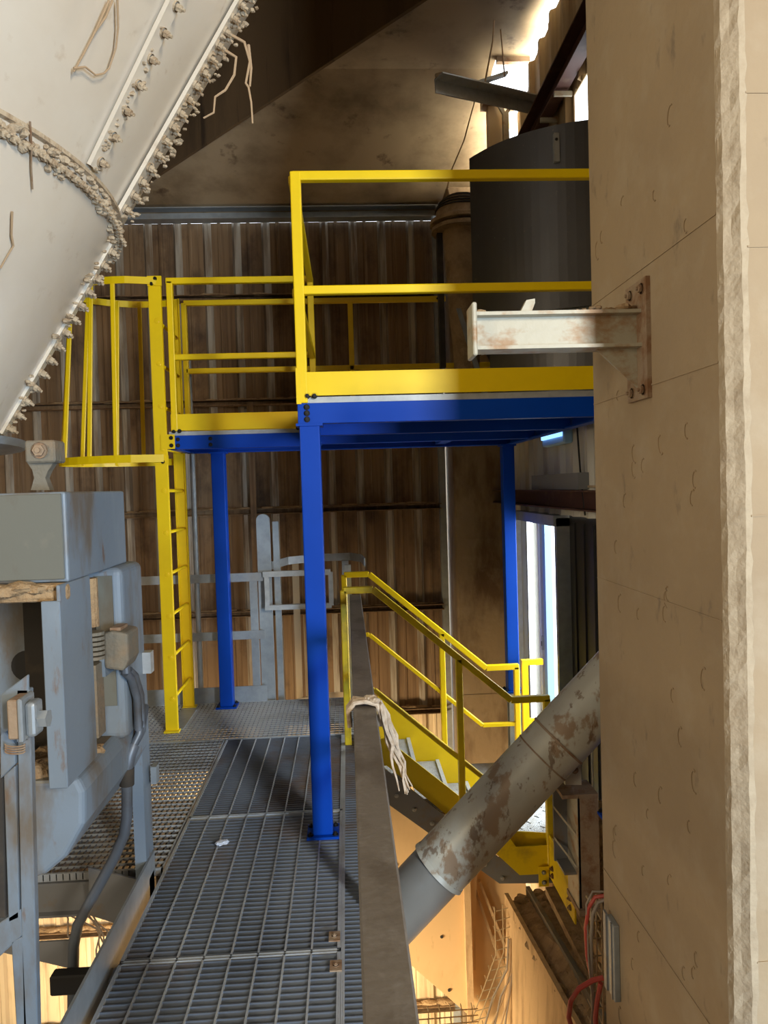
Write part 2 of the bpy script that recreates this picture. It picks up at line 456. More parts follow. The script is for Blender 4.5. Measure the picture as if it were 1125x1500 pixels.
for y in (4.9, 5.25, 5.6):
    MB().box(XR - .14, XR - .02, y, y + .02, 4.30, 4.33).build('girt_clip', 'steel_white', wr)
MB().box(XR - .10, XR - .03, 4.7, 5.9, 1.69, 1.80).build('flashing', 'stringer_grey', wr)
MB().box(XR - .04, XR - .03, 3.4, 5.5, 1.70, 1.715).build('ledge', 'sheet_tan', wr)

# --- side door: galvanised frame, a leaf slid back, bright outdoors behind
d1 = thing('door_1', 'tall galvanised sliding door frame with bright daylight beyond and a dark leaf', None, (XR, 5.8, DZ0), kind='structure')
MB().channel((XR - .06, DY1 - .02, DZ0), (XR - .06, DY1 - .02, DZ1), .14, .10, .012, up=(0, 1, 0)).build('door_jamb', 'galv', d1)
MB().box(XR - .08, XR + .05, 5.30, 5.35, DZ0, DZ1 - .02).build('door_jamb', 'galv', d1)
MB().box(XR - .10, XR + .05, 5.3, DY1 + .02, DZ1 - .08, DZ1).build('door_head', 'galv', d1)
lf = MB().box(XR + .02, XR + .06, DY0, 5.31, DZ0, DZ1).build('door_leaf', 'dark_door', d1)
for y in (4.75, 4.95, 5.15):
    MB().box(XR + .008, XR + .02, y, y + .05, DZ0, DZ1 - .05).build('leaf_rib', 'dark_door', lf)
jp = MB().box(XR + .06, XR + .10, 6.22, DY1, DZ0, DZ1 - .08).build('sliding_panel', 'galv_bright', d1)
MB().box(XR + .045, XR + .06, 6.30, 6.33, DZ0, DZ1 - .08).build('panel_seam', 'outdoor_white', jp)
MB().box(XR + .045, XR + .06, 6.23, 6.26, .30, .42).build('latch_plate', 'galv', jp)
MB().box(XR + .04, XR + .046, 6.238, 6.252, .335, .375).build('latch_slot', 'sticker', jp)
MB().box(XR + .06, XR + .12, 6.14, 6.22, DZ0, DZ1 - .08).build('weather_strip', 'outdoor_blue', d1)

# --- ceiling plate, sloped end, vertical bulkhead over the silo bay
G0, G1, G2 = Vector((1.6, 4.285, ZC)), Vector((-.11, 6.2, ZC)), Vector((-2.1, 7.59, 4.726))
YS = 6.2
cl = MB()
cl.prism([tuple(G0), (1.6, 6.05, ZC), (1.33, 6.05, ZC), (1.33, YS, ZC), tuple(G1)], (0, 0, .12))
cl.prism([(1.33, YS, ZC), (1.33, 7.9, 4.62), (-6, 7.9, 4.62), (-6, 7.59, 4.726), tuple(G2), tuple(G1)], (0, 0, .12))
cl.prism([(1.6, 6.55, 5.08), (1.6, 7.9, 4.62), (1.33, 7.9, 4.62), (1.33, 6.55, 5.08)], (0, 0, .1))
ceil = struct(cl.build('ceiling', 'ceiling_plate'), 'stained sloping plate ceiling above the yellow railings')
MB().bar((1.33, 6.05, ZC - .02), (1.6, 6.05, ZC - .02), .05, .04).build('edge_angle', 'rust_steel', ceil)
bk = MB()
GN = Vector((2.0, 3.84, ZC))
for a, c, off in ((GN, G1, (-.02, -.02, 0)), (G1, G2, (-.02, -.02, 0)), (G2, Vector((-6, 7.59, 4.726)), (0, -.02, 0))):
    bk.prism([a - Vector((0, 0, .02)), c - Vector((0, 0, .02)), (c.x, c.y, 7.5), (a.x, a.y, 7.5)], off)
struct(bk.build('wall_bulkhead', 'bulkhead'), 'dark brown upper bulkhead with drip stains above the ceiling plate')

# --- near concrete column with a ragged chamfer
CX, CY0, CY1 = 1.05, 2.01, 3.06
colm = thing('concrete_column', 'massive tan concrete column in the right foreground with a rough chamfered corner', None, (1.7, 2.5, -4.5), kind='structure')
ch = .045
b = MB()
b.prism([(CX, CY1, -4.5), (CX, CY0, -4.5), (CX + ch, CY0 - ch, -4.5), (4.55, CY0 - ch, -4.5), (4.55, CY1, -4.5)], (0, 0, 11.9))
b.build('column_shaft', 'concrete', colm)
b = MB(); rnd = random.Random(3); nz = 150
rows = []
for i in range(nz + 1):
    z = -1.6 + 5.9 * i / nz
    j = lambda s=.006: (rnd.random() - .5) * s * .55
    rows.append([(CX - .003 + j(.004), CY0 + .006 + j(.012), z), (CX - .004 + ch * .2 + j(), CY0 - ch * .3 + j(), z), (CX - .003 + ch * .55 + j(.008), CY0 - ch * .62 + j(.008), z), (CX + ch * .85 + j(.01), CY0 - ch - .002 + j(.006), z), (CX + ch + .012 + j(.016), CY0 - ch - .001, z)])
vv = [p for r_ in rows for p in r_]; ff = [(i * 5 + k, i * 5 + k + 1, (i + 1) * 5 + k + 1, (i + 1) * 5 + k) for i in range(nz) for k in range(4)]
b.add(vv, ff)
b.build('chamfer', 'concrete_chip', colm)
for z in (2.47, 2.06, 1.33, .08, -1.0):
    MB().box(CX - .003, CX, CY0 + .01, CY1 - .005, z, z + .006).build('form_seam', 'concrete', colm)
    MB().box(CX + ch + .01, 4.5, CY0 - ch - .003, CY0 - ch, z + .3, z + .305).build('form_seam', 'concrete', colm)
# blow holes and crescent scars left by the formwork
scar = MB()
arc = [(.016 * math.cos(t), .028 * math.sin(t)) for t in [math.radians(-110 + 22 * i) for i in range(11)]]
for (x0, y0), (x1, y1) in zip(arc[:-1], arc[1:]):
    scar.bar((x0, y0, 0), (x1, y1, 0), .004, .005, (0, 0, 1))
SC = shared('scar', scar, 'concrete')
for i in range(44):
    y = CY0 + .12 + rnd.random() * .85; z = random.Random(i).choice([2.9, 2.25, 1.95, 1.45, 1.25, .85, .6, .3, .1]) + rnd.gauss(0, .14) + (i % 3) * -.12
    if 2.3 < y < 2.72 and 2.0 < z < 2.62: continue
    o = inst('scar', SC, colm, (CX - .0005, y, z), (-1, 0, 0), math.pi + rnd.gauss(0, .25))
    k = .6 + rnd.random() * .7; o.scale = (k, k, 1)

# =================================================================== WALKWAY
WX0, WX1 = -0.90, 0.03


def grating(label, x0, x1, y0, y1, along, pitch, cross, z=0.0, group='floor gratings'):
    t = thing('floor_grating', label, 'grating', ((x0 + x1) / 2, (y0 + y1) / 2, z - .032), group)
    b = MB()
    if along == 'X':
        y = y0 + pitch / 2
        while y < y1: b.box(x0, x1, y - .0025, y + .0025, z - .032, z - .002); y += pitch
    else:
        x = x0 + pitch / 2
        while x < x1: b.box(x - .0025, x + .0025, y0, y1, z - .032, z - .002); x += pitch
    o = b.build('bearing_bars', 'grating', t); o['kind'] = 'stuff'
    if along == 'X':
        n = max(1, int((x1 - x0) / cross)); rm = None
        for i in range(n + 1):
            x = x0 + .01 + i * (x1 - x0 - .02) / n
            if rm is None: rm = shared('cross_rod', MB().box(-.0035, .0035, -(y1 - y0) / 2, (y1 - y0) / 2, -.012, 0), 'grating_rod')
            inst('cross_rod', rm, t, (x, (y0 + y1) / 2, z))
    else:
        n = max(1, int((y1 - y0) / cross)); rm = None
        for i in range(n + 1):
            y = y0 + .01 + i * (y1 - y0 - .02) / n
            if rm is None: rm = shared('cross_rod', MB().box(-(x1 - x0) / 2, (x1 - x0) / 2, -.0035, .0035, -.012, 0), 'grating_rod')
            inst('cross_rod', rm, t, ((x0 + x1) / 2, y, z))
    for yy in (y0, y1 - .006): MB().box(x0, x1, yy, yy + .006, z - .035, z).build('edge_band', 'grating_rod', t)
    for xx in (x0, x1 - .006): MB().box(xx, xx + .006, y0, y1, z - .035, z).build('edge_band', 'grating_rod', t)
    return t


SX = -.075
grating('steel grating panel nearest the camera at the bottom of the picture', WX0, SX, .9, 2.735, 'X', .034, .1)
grating('steel grating panel with the crumpled clear plastic lying on it', WX0, SX, 2.745, 3.955, 'X', .034, .1)
grating('brown-stained steel grating panel behind the near blue post, before the stair top', WX0, SX, 3.965, 5.195, 'X', .028, .1)
grating('narrow steel grating strip running along the dark guard beam', SX + .001, WX1, .9, 5.195, 'X', .03, .1)
grating('open-mesh steel grating left of the walkway, behind the grey machine', -2.4, WX0 - .01, 3.43, 5.195, 'Y', .03, .055)
grating('far steel grating at the foot of the yellow ladder and left blue post', -2.4, WX1 + .1, 5.205, 6.12, 'Y', .034, .05)

sup = thing('walkway_frame', 'steel beams carrying the grating walkway from below', 'beam', (-.8, 4, -.25))
MB().channel((WX1 + .02, .9, -.14), (WX1 + .02, 6.1, -.14), .06, .2, .01).build('side_channel', 'stringer_grey', sup)
for y in (2.74, 3.96, 5.2, 6.1):
    MB().ibeam((-.93, y, -.12), (WX1, y, -.12), .08, .16, .01).build('cross_beam', 'stringer_grey', sup)
for y in (3.46, 5.2, 6.1):
    MB().ibeam((-2.4, y, -.12), (-.95, y, -.12), .08, .16, .01).build('cross_beam', 'stringer_grey', sup)
tp = MB().box(-.945, -.935, .9, 3.40, -.16, .10).build('kick_plate', 'galv')
tag(tp, 'long bluish steel kick plate along the left edge of the walkway', 'kick plate')

# heavy guard beam right in front of the camera
gb = thing('guard_beam', 'thick dark grey steel guard beam running away along the right of the walkway', 'beam', (.035, 2.8, -.2))
MB().box(0.0, .075, .3, 4.93, .95, 1.03).build('top_beam', 'walk_beam', gb, bevel=.004)
for y in (1.2, 3.0, 4.85):
    MB().box(.018, .06, y, y + .06, -.2, .95).build('post', 'walk_beam', gb)
MB().box(.02, .055, .3, 4.9, .45, .50).build('mid_rail', 'walk_beam', gb)
rp = thing('rope', 'frayed tan rope knotted round the dark guard beam', 'rope', (.04, 2.4, .8))
ry = 2.36
b = MB()
for k in range(4):
    yy = ry + k * .02; rr = random.Random(k)
    b.tube([(-.012, yy, .97), (-.016, yy + .004, 1.02), (.005, yy + .01, 1.045), (.04, yy - .01 * k, 1.047 + .006 * rr.random()), (.078, yy, 1.04), (.088, yy, 1.0), (.086, yy + .005, .97)], .008, 7)
b.build('wrap', 'rope', rp, smooth=True)
b = MB()
for k in range(7):
    rr = random.Random(k + 20); q = [Vector((.082 + rr.random() * .01, ry + .01 * k, 1.035))]
    for i in range(7): q.append(q[-1] + Vector((.010 + rr.gauss(0, .006), -.014 + rr.gauss(0, .008), -.033 - .006 * rr.random())))
    b.tube(q, [.007] * 4 + [.005, .004, .003, .002], 6)
b.build('loose_end', 'rope', rp, smooth=True)
b = MB(); b.blob((.055, ry + .03, 1.052), .022, 5); b.blob((.07, ry + .01, 1.05), .018, 6)
b.build('knot', 'rope', rp, smooth=True)

pl = MB(); q = PZ(325, 1232, .02)
for k in range(5): pl.blob((q.x + random.gauss(0, .015), q.y + random.gauss(0, .02), .012), .017, k, 6, 4)
tag(pl.build('plastic_scrap', 'clear_plastic'), 'small crumpled scrap of clear plastic on the grating', 'litter')
for i, (x, y, lab) in enumerate([(490, 1372, 'small square grating clip beside the guard beam, the farther one'), (492, 1415, 'small square grating clip beside the guard beam, the nearer one')]):
    q = PZ(x, y, .003); t = thing('grating_clip', lab, 'clip', (q.x, q.y, .001), 'grating clips')
    MB().box(q.x - .022, q.x + .022, q.y - .03, q.y + .03, .001, .006).build('plate', 'rust_steel', t)
    inst('bolt', BOLT_RUST, t, (q.x, q.y, .006)).scale = (.6, .6, .4)

# =================================================================== BLUE PLATFORM
PF, PBk, WF = 3.64, 6.15, 5.47        # front of the near bay, back, front of the left wing
PL, PR, WL = -.225, 1.40, -1.29
ZB0, ZB1 = 2.065, 2.165
pf = thing('steel_platform', 'raised platform of blue steel beams on blue square posts with a galvanised deck', 'platform', (.3, 4.9, 0))


def post(x, y, w=.1):
    p = MB().box(x, x + w, y, y + w, .012, ZB0).build('post', 'blue', pf, bevel=.006, seg=2)
    MB().box(x - .03, x + w + .03, y - .025, y + w + .025, 0, .013).build('base_plate', 'blue', p)
    for dx in (-.012, w + .012):
        for dy in (0.0, w):
            inst('bolt', BOLT_DARK, p, (x + dx, y + dy, .013))
    MB().box(x - .015, x + w + .015, y - .012, y + w + .01, ZB0 - .012, ZB0 + .001).build('cap_plate', 'blue', p)


post(PL + .005, PF + .005); post(-1.07, 5.95, .105); post(1.295, 6.03); post(1.29, PF + .005)


def blue_channel(p0, p1, flip=1):
    return MB().channel(p0, p1, .06, ZB1 - ZB0, .01, flip=flip).build('beam', 'blue', pf, bevel=.002)


zb = (ZB0 + ZB1) / 2
blue_channel((PL, PF, zb), (PR, PF, zb), -1)
blue_channel((WL, WF, zb), (PL, WF, zb), -1)
blue_channel((WL, PBk, zb), (PR, PBk, zb), 1)
blue_channel((PL, PF + .06, zb), (PL, WF, zb), 1)
blue_channel((PR, PF, zb), (PR, PBk, zb), -1)
blue_channel((WL, WF, zb), (WL, PBk, zb), 1)
for y in (4.45, 5.3):
    blue_channel((PL + .05, y, zb), (PR - .02, y, zb), -1)
MB().box(.75, .83, 5.31, 6.1, ZB0 + .02, ZB1 - .01).build('beam', 'blue', pf)
for x, z in ((PL + .045, zb), (PL + .045, zb + .03), (PL + .045, zb - .03)):
    inst('bolt', BOLT_DARK, pf, (x, PF - .001, z), (0, -1, 0))
for x in (-1.25, -1.215, -.98):
    for z in (zb - .022, zb + .022): inst('bolt', BOLT_DARK, pf, (x, WF - .001, z), (0, -1, 0))
MB().box(PL + .005, PR, PF + .01, PBk - .01, ZB1, ZB1 + .03).build('deck_plate', 'galv_bright', pf)
MB().box(WL + .01, PL, WF + .012, PBk - .01, ZB1, ZB1 + .03).build('deck_plate', 'galv_bright', pf)
ZD = ZB1 + .03
ZT, ZM = 3.285, 2.735


def rail(parent, pts, w=.045, m='yellow', name='rail', h=None):
    b = MB()
    for p0, p1 in zip(pts[:-1], pts[1:]):
        b.bar(p0, p1, w, h or w)
    return b.build(name, m, parent, bevel=.006, seg=2)


# front guard of the near bay
g = thing('guardrail', 'front yellow guardrail of the near bay, reaching behind the concrete column', 'railing', (.6, PF, ZD), 'yellow guardrails of the platform')
rail(g, [(PL + .01, PF + .02, ZT - .02), (PR, PF + .02, ZT - .02)], name='top_rail')
rail(g, [(PL + .01, PF + .02, ZM - .02), (PR, PF + .02, ZM - .02)], .042, name='mid_rail')
MB().box(PL + .01, PR, PF - .005, PF + .006, ZD + .005, 2.315).build('toe_board', 'yellow', g)
p = rail(g, [(PL + .026, PF + .02, ZD - .03), (PL + .026, PF + .02, ZT)], .052, name='post')
MB().box(PL - .003, PL + .02, PF - .012, PF + .05, ZD - .035, ZD + .14).build('post_foot', 'yellow', g)
rail(g, [(PR - .03, PF + .02, ZD - .02), (PR - .03, PF + .02, ZT)], .05, name='post')
for dx in (.03, .065): inst('bolt', BOLT_DARK, g, (PL + dx + .02, PF - .004, ZD + .004), (0, -1, 0))
# left side guard of the near bay
g = thing('guardrail', 'yellow side guardrail running back from the front corner post to the left wing', 'railing', (PL, 4.55, ZD), 'yellow guardrails of the platform')
rail(g, [(PL + .01, PF + .05, ZT - .02), (PL + .01, WF - .03, ZT - .02)], .042, name='top_rail')
rail(g, [(PL + .01, PF + .05, ZM - .02), (PL + .01, WF - .03, ZM - .02)], .042, name='mid_rail')
rail(g, [(PL + .01, WF - .03, ZD), (PL + .01, WF - .03, ZT)], .045, name='post')
MB().box(PL - .004, PL + .004, PF + .05, WF - .02, ZD + .005, 2.315).build('toe_board', 'yellow', g)
# wing guard
g = thing('guardrail', 'front yellow guardrail of the left wing between the ladder and the near bay', 'railing', (-.75, WF, ZD), 'yellow guardrails of the platform')
rail(g, [(WL + .03, WF + .015, ZT), (PL, WF + .015, ZT)], .045, name='top_rail')
rail(g, [(WL + .06, WF + .015, ZM), (PL, WF + .015, ZM)], .042, name='mid_rail')
rail(g, [(WL + .055, WF + .015, ZD), (WL + .055, WF + .015, ZT)], .045, name='post')
MB().box(WL + .03, PL, WF - .005, WF + .005, ZD + .005, 2.32).build('toe_board', 'yellow', g)
for dx in (.05, .09, .95, 1.0): inst('bolt', BOLT_DARK, g, (WL + dx, WF - .006, ZD + .002), (0, -1, 0))
# back guard
g = thing('guardrail', 'rear yellow guardrail of the platform in front of the brown corrugated wall', 'railing', (-.2, PBk, ZD), 'yellow guardrails of the platform')
rail(g, [(WL + .02, PBk - .03, ZT), (.87, PBk - .03, ZT)], .042, name='top_rail')
rail(g, [(WL + .02, PBk - .03, ZM), (1.25, PBk - .03, ZM)], .042, name='mid_rail')
for x in (WL + .02, .08):
    rail(g, [(x, PBk - .03, ZD), (x, PBk - .03, ZT)], .042, name='post')
MB().box(WL, 1.35, PBk - .01, PBk, ZD + .005, 2.31).build('toe_board', 'yellow', g)
for x in (.80, .85): inst('bolt', BOLT_DARK, g, (x, PBk - .052, ZT), (0, -1, 0)).scale = (.6, .6, .6)

# =================================================================== CAGED LADDER
LX0, LX1, LY0, LY1 = -1.375, -1.285, 5.42, 6.03
ld = thing('caged_ladder', 'yellow fixed ladder with a safety cage rising to the left wing of the platform', 'ladder', (-1.33, 5.7, 0))
for y, fl_ in ((LY0, -1), (LY1, 1)):
    b = MB()
    b.channel(((LX0 + LX1) / 2, y, 0.0), ((LX0 + LX1) / 2, y, ZT + .01), .03, LX1 - LX0, .008, up=(1, 0, 0), flip=fl_ * -1)
    st = b.build('stile', 'yellow', ld, bevel=.002)
    MB().box(LX0 - .005, LX1 + .012, y - .035, y + .035, 0, .012).build('foot', 'yellow_worn', st)
MB().box(LX0 + .0, LX1 + .03, LY0 + .04, LY1 - .04, .0, .006).build('foot_strip', 'galv', ld)
RUNG = shared('rung', MB().tube([(0, 0, 0), (0, 0, LY1 - LY0)], .0125, 10), 'yellow', True)
nr = 10
for i in range(nr):
    z = .24 + .305 * i
    if z > 3.0: break
    inst('rung', RUNG, ld, ((LX0 + LX1) / 2 + .015, LY0, z), (0, 1, 0))
    inst('rung_weld', BOLT_YEL, ld, ((LX0 + LX1) / 2 + .012, LY0 - .0005, z), (0, -1, 0)).scale = (1.3, 1.3, 1)
cyc, cr = (LY0 + LY1) / 2, .44


def hoop_pts(rx, flare=0.0, n=18):
    q = [(LX1 - .02, LY0 - flare)]
    for i in range(n + 1):
        t = math.pi / 2 + math.pi * i / n
        q.append((LX0 - .15 + rx * math.cos(t), cyc - (cr / 2 + .13 + flare) * math.sin(t) * -1 * -1))
    q.append((LX1 - .02, LY1 + flare))
    return q


def flat_hoop(z, rx, h=.06, flare=.0):
    q = hoop_pts(rx, flare); b = MB()
    c = Vector((LX0 - .15, cyc))
    inner = [Vector(p_) for p_ in q]
    outer = []
    for i, p_ in enumerate(inner):
        a = inner[max(i - 1, 0)]; c2 = inner[min(i + 1, len(inner) - 1)]
        t = (c2 - a).normalized(); nrm = Vector((t.y, -t.x))
        if (p_ - c).dot(nrm) < 0: nrm = -nrm
        outer.append(p_ + nrm * .010)
    for i in range(len(inner) - 1):
        v = []
        for zz in (z - h / 2, z + h / 2):
            v += [(*inner[i], zz), (*inner[i + 1], zz), (*outer[i + 1], zz), (*outer[i], zz)]
        b.add(v, [(0, 1, 2, 3), (4, 5, 6, 7), (0, 1, 5, 4), (1, 2, 6, 5), (2, 3, 7, 6), (3, 0, 4, 7)])
    return b.build('cage_hoop', 'yellow', ld), inner


hb, qb = flat_hoop(2.0, .62, .055, .02)
ht, qt = flat_hoop(3.27, .50, .05)
for k in (2, 4, 7, 10, 13, 16, 18):
    rail(ld, [(qb[k][0], qb[k][1], 1.98), (qt[k][0], qt[k][1], 3.29)], .034, name='cage_bar', h=.012)
for z, x in ((3.25, LX0 + .03), (3.285, LX0 + .055), (2.0, LX0 + .03), (1.975, LX0 + .06)):
    inst('bolt', BOLT_DARK, ld, (x, LY0 - .012, z), (0, -1, 0))
MB().box(LX0, LX0 + .10, LY0 - .012, LY0 - .002, 3.235, 3.305).build('hoop_bracket', 'yellow', ld)
MB().box(LX0, LX0 + .10, LY0 - .012, LY0 - .002, 1.955, 2.02).build('hoop_bracket', 'yellow', ld)
MB().box(LX1 - .04, LX1 + .06, LY0 - .012, LY0 - .004, 2.065, 2.17).build('tie_plate', 'yellow', ld)
for z in (2.09, 2.145): inst('bolt', BOLT_DARK, ld, (LX1 + .035, LY0 - .012, z), (0, -1, 0))

# =================================================================== STAIR
SN, SF = 5.0, 5.91
sx0, sx1 = .16, 1.09
st_s = (1.07 - .27) / (sx1 - sx0)
ZL = -.80
stair = thing('stair', 'yellow steel stair descending to the right from the walkway to the landing', 'stair', (.6, 5.45, -.9))


def srail(y, name, mid, mats):
    hr = MB()
    top = [(-.04, y, 1.05), (sx0, y, 1.05), (sx1, y, .25), (1.36, y, .25)]
    for a, b_ in zip(top[:-1], top[1:]): hr.bar(a, b_, .045, .045, (0, 0, 1))
    h = hr.build(name, mats, stair, bevel=.005, seg=2)
    m = MB(); mp_ = [(.04, y, .56 if mid else .36), (.15, y, .56 if mid else .36), (sx1 - .04, y, -.22 if mid else -.43), (1.36, y, -.22 if mid else -.43)]
    for a, b_ in zip(mp_[:-1], mp_[1:]): m.bar(a, b_, .032, .032)
    m.build('mid_rail', mats, h, bevel=.004)
    for x, z0, z1 in ((-.04, -.1, 1.05), (.735, -.75, .55), (1.34, -.95 if not mid else -.8, .25)):
        MB().bar((x, y, z0), (x, y, z1), .045, .045).build('post', mats, h, bevel=.005)
    return h


srail(SN, 'near_handrail', False, 'yellow_worn')
srail(SF, 'far_handrail', True, 'yellow')


def sline(x, off):       # height of the pitch line
    return off - (x - sx0) * st_s


for y, m, t1, b1 in ((SN + .03, 'yellow_worn', .01, -.18), (SF - .03, 'yellow', .06, -.46)):
    k = MB(); k.prism([(.08, y, t1), (.22, y, t1), (1.02, y, t1 - .69), (1.40, y, -.72), (1.40, y, -.84), (.95, y, -.84), (.22, y, b1), (.08, y, b1)], (0, .01, 0))
    k.build('kick_plate', m, stair)
for y in (SN + .005, SF + .005):
    k = MB(); k.prism([(.02, y, -.19), (.20, y, -.19), (.98, y, -.86), (1.40, y, -.86), (1.40, y, -1.06), (.98, y, -1.04), (.12, y, -.36), (.02, y, -.36)], (0, .02, 0))
    s_ = k.build('stringer', 'stringer_grey', stair)
    if y < 5.2:
        for i in range(8):
            x = .16 + i * .12
            inst('bolt', BOLT_ZINC, s_, (x, y - .001, sline(x, -.26) - .02), (0, -1, 0))
for i in range(3):
    x = .20 + .23 * i; z = -.29 - .19 * i
    tr = MB().box(x, x + .24, SN + .05, SF - .04, z - .03, z).build('tread', 'tread', stair)
    MB().box(x + .222, x + .25, SN + .05, SF - .04, z - .04, z + .012).build('nosing', 'galv_bright', tr)
    MB().box(x, x + .24, SN + .041, SN + .049, z - .05, z + .05).build('end_plate', 'tread', tr)

lnd = thing('stair_landing', 'diamond-plate landing with yellow edges at the foot of the stair by the door', 'landing', (1.5, 5.5, -.95))
MB().box(1.06, 3.2, SN, 6.6, ZL - .03, ZL).build('floor_plate', 'tread', lnd)
b = MB()
for i in range(13):
    for j in range(16):
        x = 1.12 + i * .085; y = SN + .05 + j * .085
        a = .9 if (i + j) % 2 else -.9
        b.bar((x - .022 * math.cos(a), y - .022 * math.sin(a), ZL + .002), (x + .022 * math.cos(a), y + .022 * math.sin(a), ZL + .002), .012, .006)
o = b.build('diamond_tread', 'tread', lnd); o['kind'] = 'stuff'
MB().prism([(.98, SN - .012, -.60), (1.10, SN - .012, -.78), (1.34, SN - .012, -.78), (1.34, SN - .012, -.98), (1.12, SN - .012, -.98), (.86, SN - .012, -.72)], (0, .01, 0)).build('edge_plate', 'yellow_worn', lnd)
cp = MB().box(1.25, 1.32, SN - .03, SN - .02, -1.06, -.92).build('clip_plate', 'yellow_worn', lnd)
for z in (-1.03, -.96): inst('bolt', BOLT_ZINC, cp, (1.285, SN - .03, z), (0, -1, 0))
tk = MB(); tk.prism([(1.33, 4.98, -.70), (1.33, 4.98, -1.0), (1.33, 4.42, -1.0), (1.33, 4.42, -.74), (1.33, 4.50, -.70)], (.01, 0, 0))
tk = tk.build('toe_board', 'yellow_worn', lnd)
for y, z in ((4.9, -.9), (4.9, -.95), (4.5, -.88), (4.5, -.94)): inst('bolt', BOLT_RUST, tk, (1.33, y, z), (-1, 0, 0))
g = thing('landing_railing', 'short yellow railing on the landing behind the stair, beside the far blue post', 'railing', (1.5, 5.95, ZL))
b = MB(); b.bar((1.44, SF + .05, .27), (1.57, SF + .05, .27), .045, .045); b.build('top_rail', 'yellow', g)
MB().bar((1.42, SF + .05, ZL), (1.42, SF + .05, .29), .05, .05).build('post', 'yellow', g)
b = MB(); b.bar((1.44, SF + .05, -.22), (1.57, SF + .05, -.22), .04, .04); b.build('mid_rail', 'yellow', g)
ob = MB(); ob.bar((2.6, 5.2, .27), (2.6, 8, .27), .05, .05); ob.bar((2.6, 5.2, -.22), (2.6, 8, -.22), .05, .05)
for y in (5.3, 6.6, 7.9): ob.bar((2.6, y, ZL), (2.6, y, .27), .05, .05)
tag(ob.build('outdoor_railing', 'yellow'), 'yellow railing outside, glimpsed through the bright doorway', 'railing')

# =================================================================== DIAGONAL SPOUT PIPE
PYD = 3.78
pa, pb = PY(915, 980.4, PYD), PY(500, 1424, PYD - .02)
axis = (pb - pa).normalized()
pr = .158
pj1 = PY(818, 1085, PYD) ; j2 = PY(643, 1268, PYD)
on = lambda p_: pa + axis * (p_ - pa).dot(axis)
q1, q2 = on(pj1), on(j2)
pipe = thing('spout_pipe', 'large pale rust-stained steel spout pipe sloping down across the stair', 'pipe', tuple(pb))
MB().tube([pa, q1], pr, 40).build('upper_section', 'pipe_paint', pipe, smooth=True)
MB().tube([q1, q2], pr * .985, 40).build('middle_section', 'pipe_paint', pipe, smooth=True)
MB().tube([q2 - axis * .01, pb], pr * .93, 40).build('lower_section', 'pipe_clean', pipe, smooth=True)
MB().tube([q1 - axis * .006, q1 + axis * .006], pr * 1.025, 40).build('weld_seam', 'rust_steel', pipe, smooth=True)
q1b = q1 + axis * .12
MB().tube([q1b - axis * .004, q1b + axis * .004], pr * 1.0, 40).build('weld_seam', 'rust_steel', pipe, smooth=True)
MB().tube([q2 - axis * .012, q2 + axis * .012], [pr * 1.0, pr * 1.03], 40).build('collar', 'pipe_paint', pipe, smooth=True)
lug_c = PY(843, 1128, PYD)
lug = MB(); pts = [PY(x, y, PYD - .02) for x, y in ((812, 1096), (838, 1102), (851, 1118), (852, 1150), (828, 1150), (828, 1128))]
lug.prism(pts, (0, .03, 0)); lug.build('lug', 'pipe_paint', pipe)
inst('pin', BOLT_RUST, pipe, tuple(PY(842, 1128, PYD - .021)), (0, -1, 0))

# H-beam stand carrying the pipe
sd = thing('pipe_stand', 'brown-grey steel H-beam stand with ribs under the spout pipe lug', 'stand', tuple(PY(850, 1325, PYD)))
f0, f1 = PY(840, 1170, PYD), PY(868, 1170, PYD)
zt, zbn = PY(850, 1166, PYD).z, PY(855, 1326, PYD).z
cxm = (f0.x + f1.x) / 2 + .012
MB().box(cxm - .05, cxm + .06, PYD - .03, PYD - .015, zbn, zt).build('front_flange', 'rust_steel', sd)
MB().box(cxm - .055, cxm - .04, PYD - .03, PYD + .16, zbn, zt).build('web', 'steel_white', sd)
MB().box(cxm - .13, cxm - .04, PYD + .15, PYD + .165, PY(830, 1282, PYD).z, zt + .1).build('back_flange', 'stringer_grey', sd)
MB().box(cxm - .13, cxm + .06, PYD - .03, PYD + .16, zt, zt + .02).build('cap_plate', 'rust_steel', sd)
for z in ((zt * 2 + zbn) / 3 + .02, zbn + .24):
    MB().prism([(cxm - .13, PYD + .15, z + .05), (cxm - .13, PYD + .15, z + .065), (cxm - .05, PYD - .02, z - .03), (cxm - .05, PYD - .02, z - .045)], (0, .012, 0)).build('rib', 'steel_white', sd)
MB().box(cxm - .12, cxm - .05, PYD + .0, PYD + .15, PY(830, 1282, PYD).z, PY(830, 1282, PYD).z + .012).build('rib', 'stringer_grey', sd)
MB().box(cxm - .06, cxm + .10, PYD - .05, PYD + .17, zbn - .03, zbn).build('base_plate', 'rust_steel', sd)
dust('dust_heap', sd, [((cxm + .14 + .04 * math.sin(i), PYD + .14 + .02 * i, zbn + .05 + .05 * i), 1.4) for i in range(7)], 90, .07, sq=(1, 1, 1))

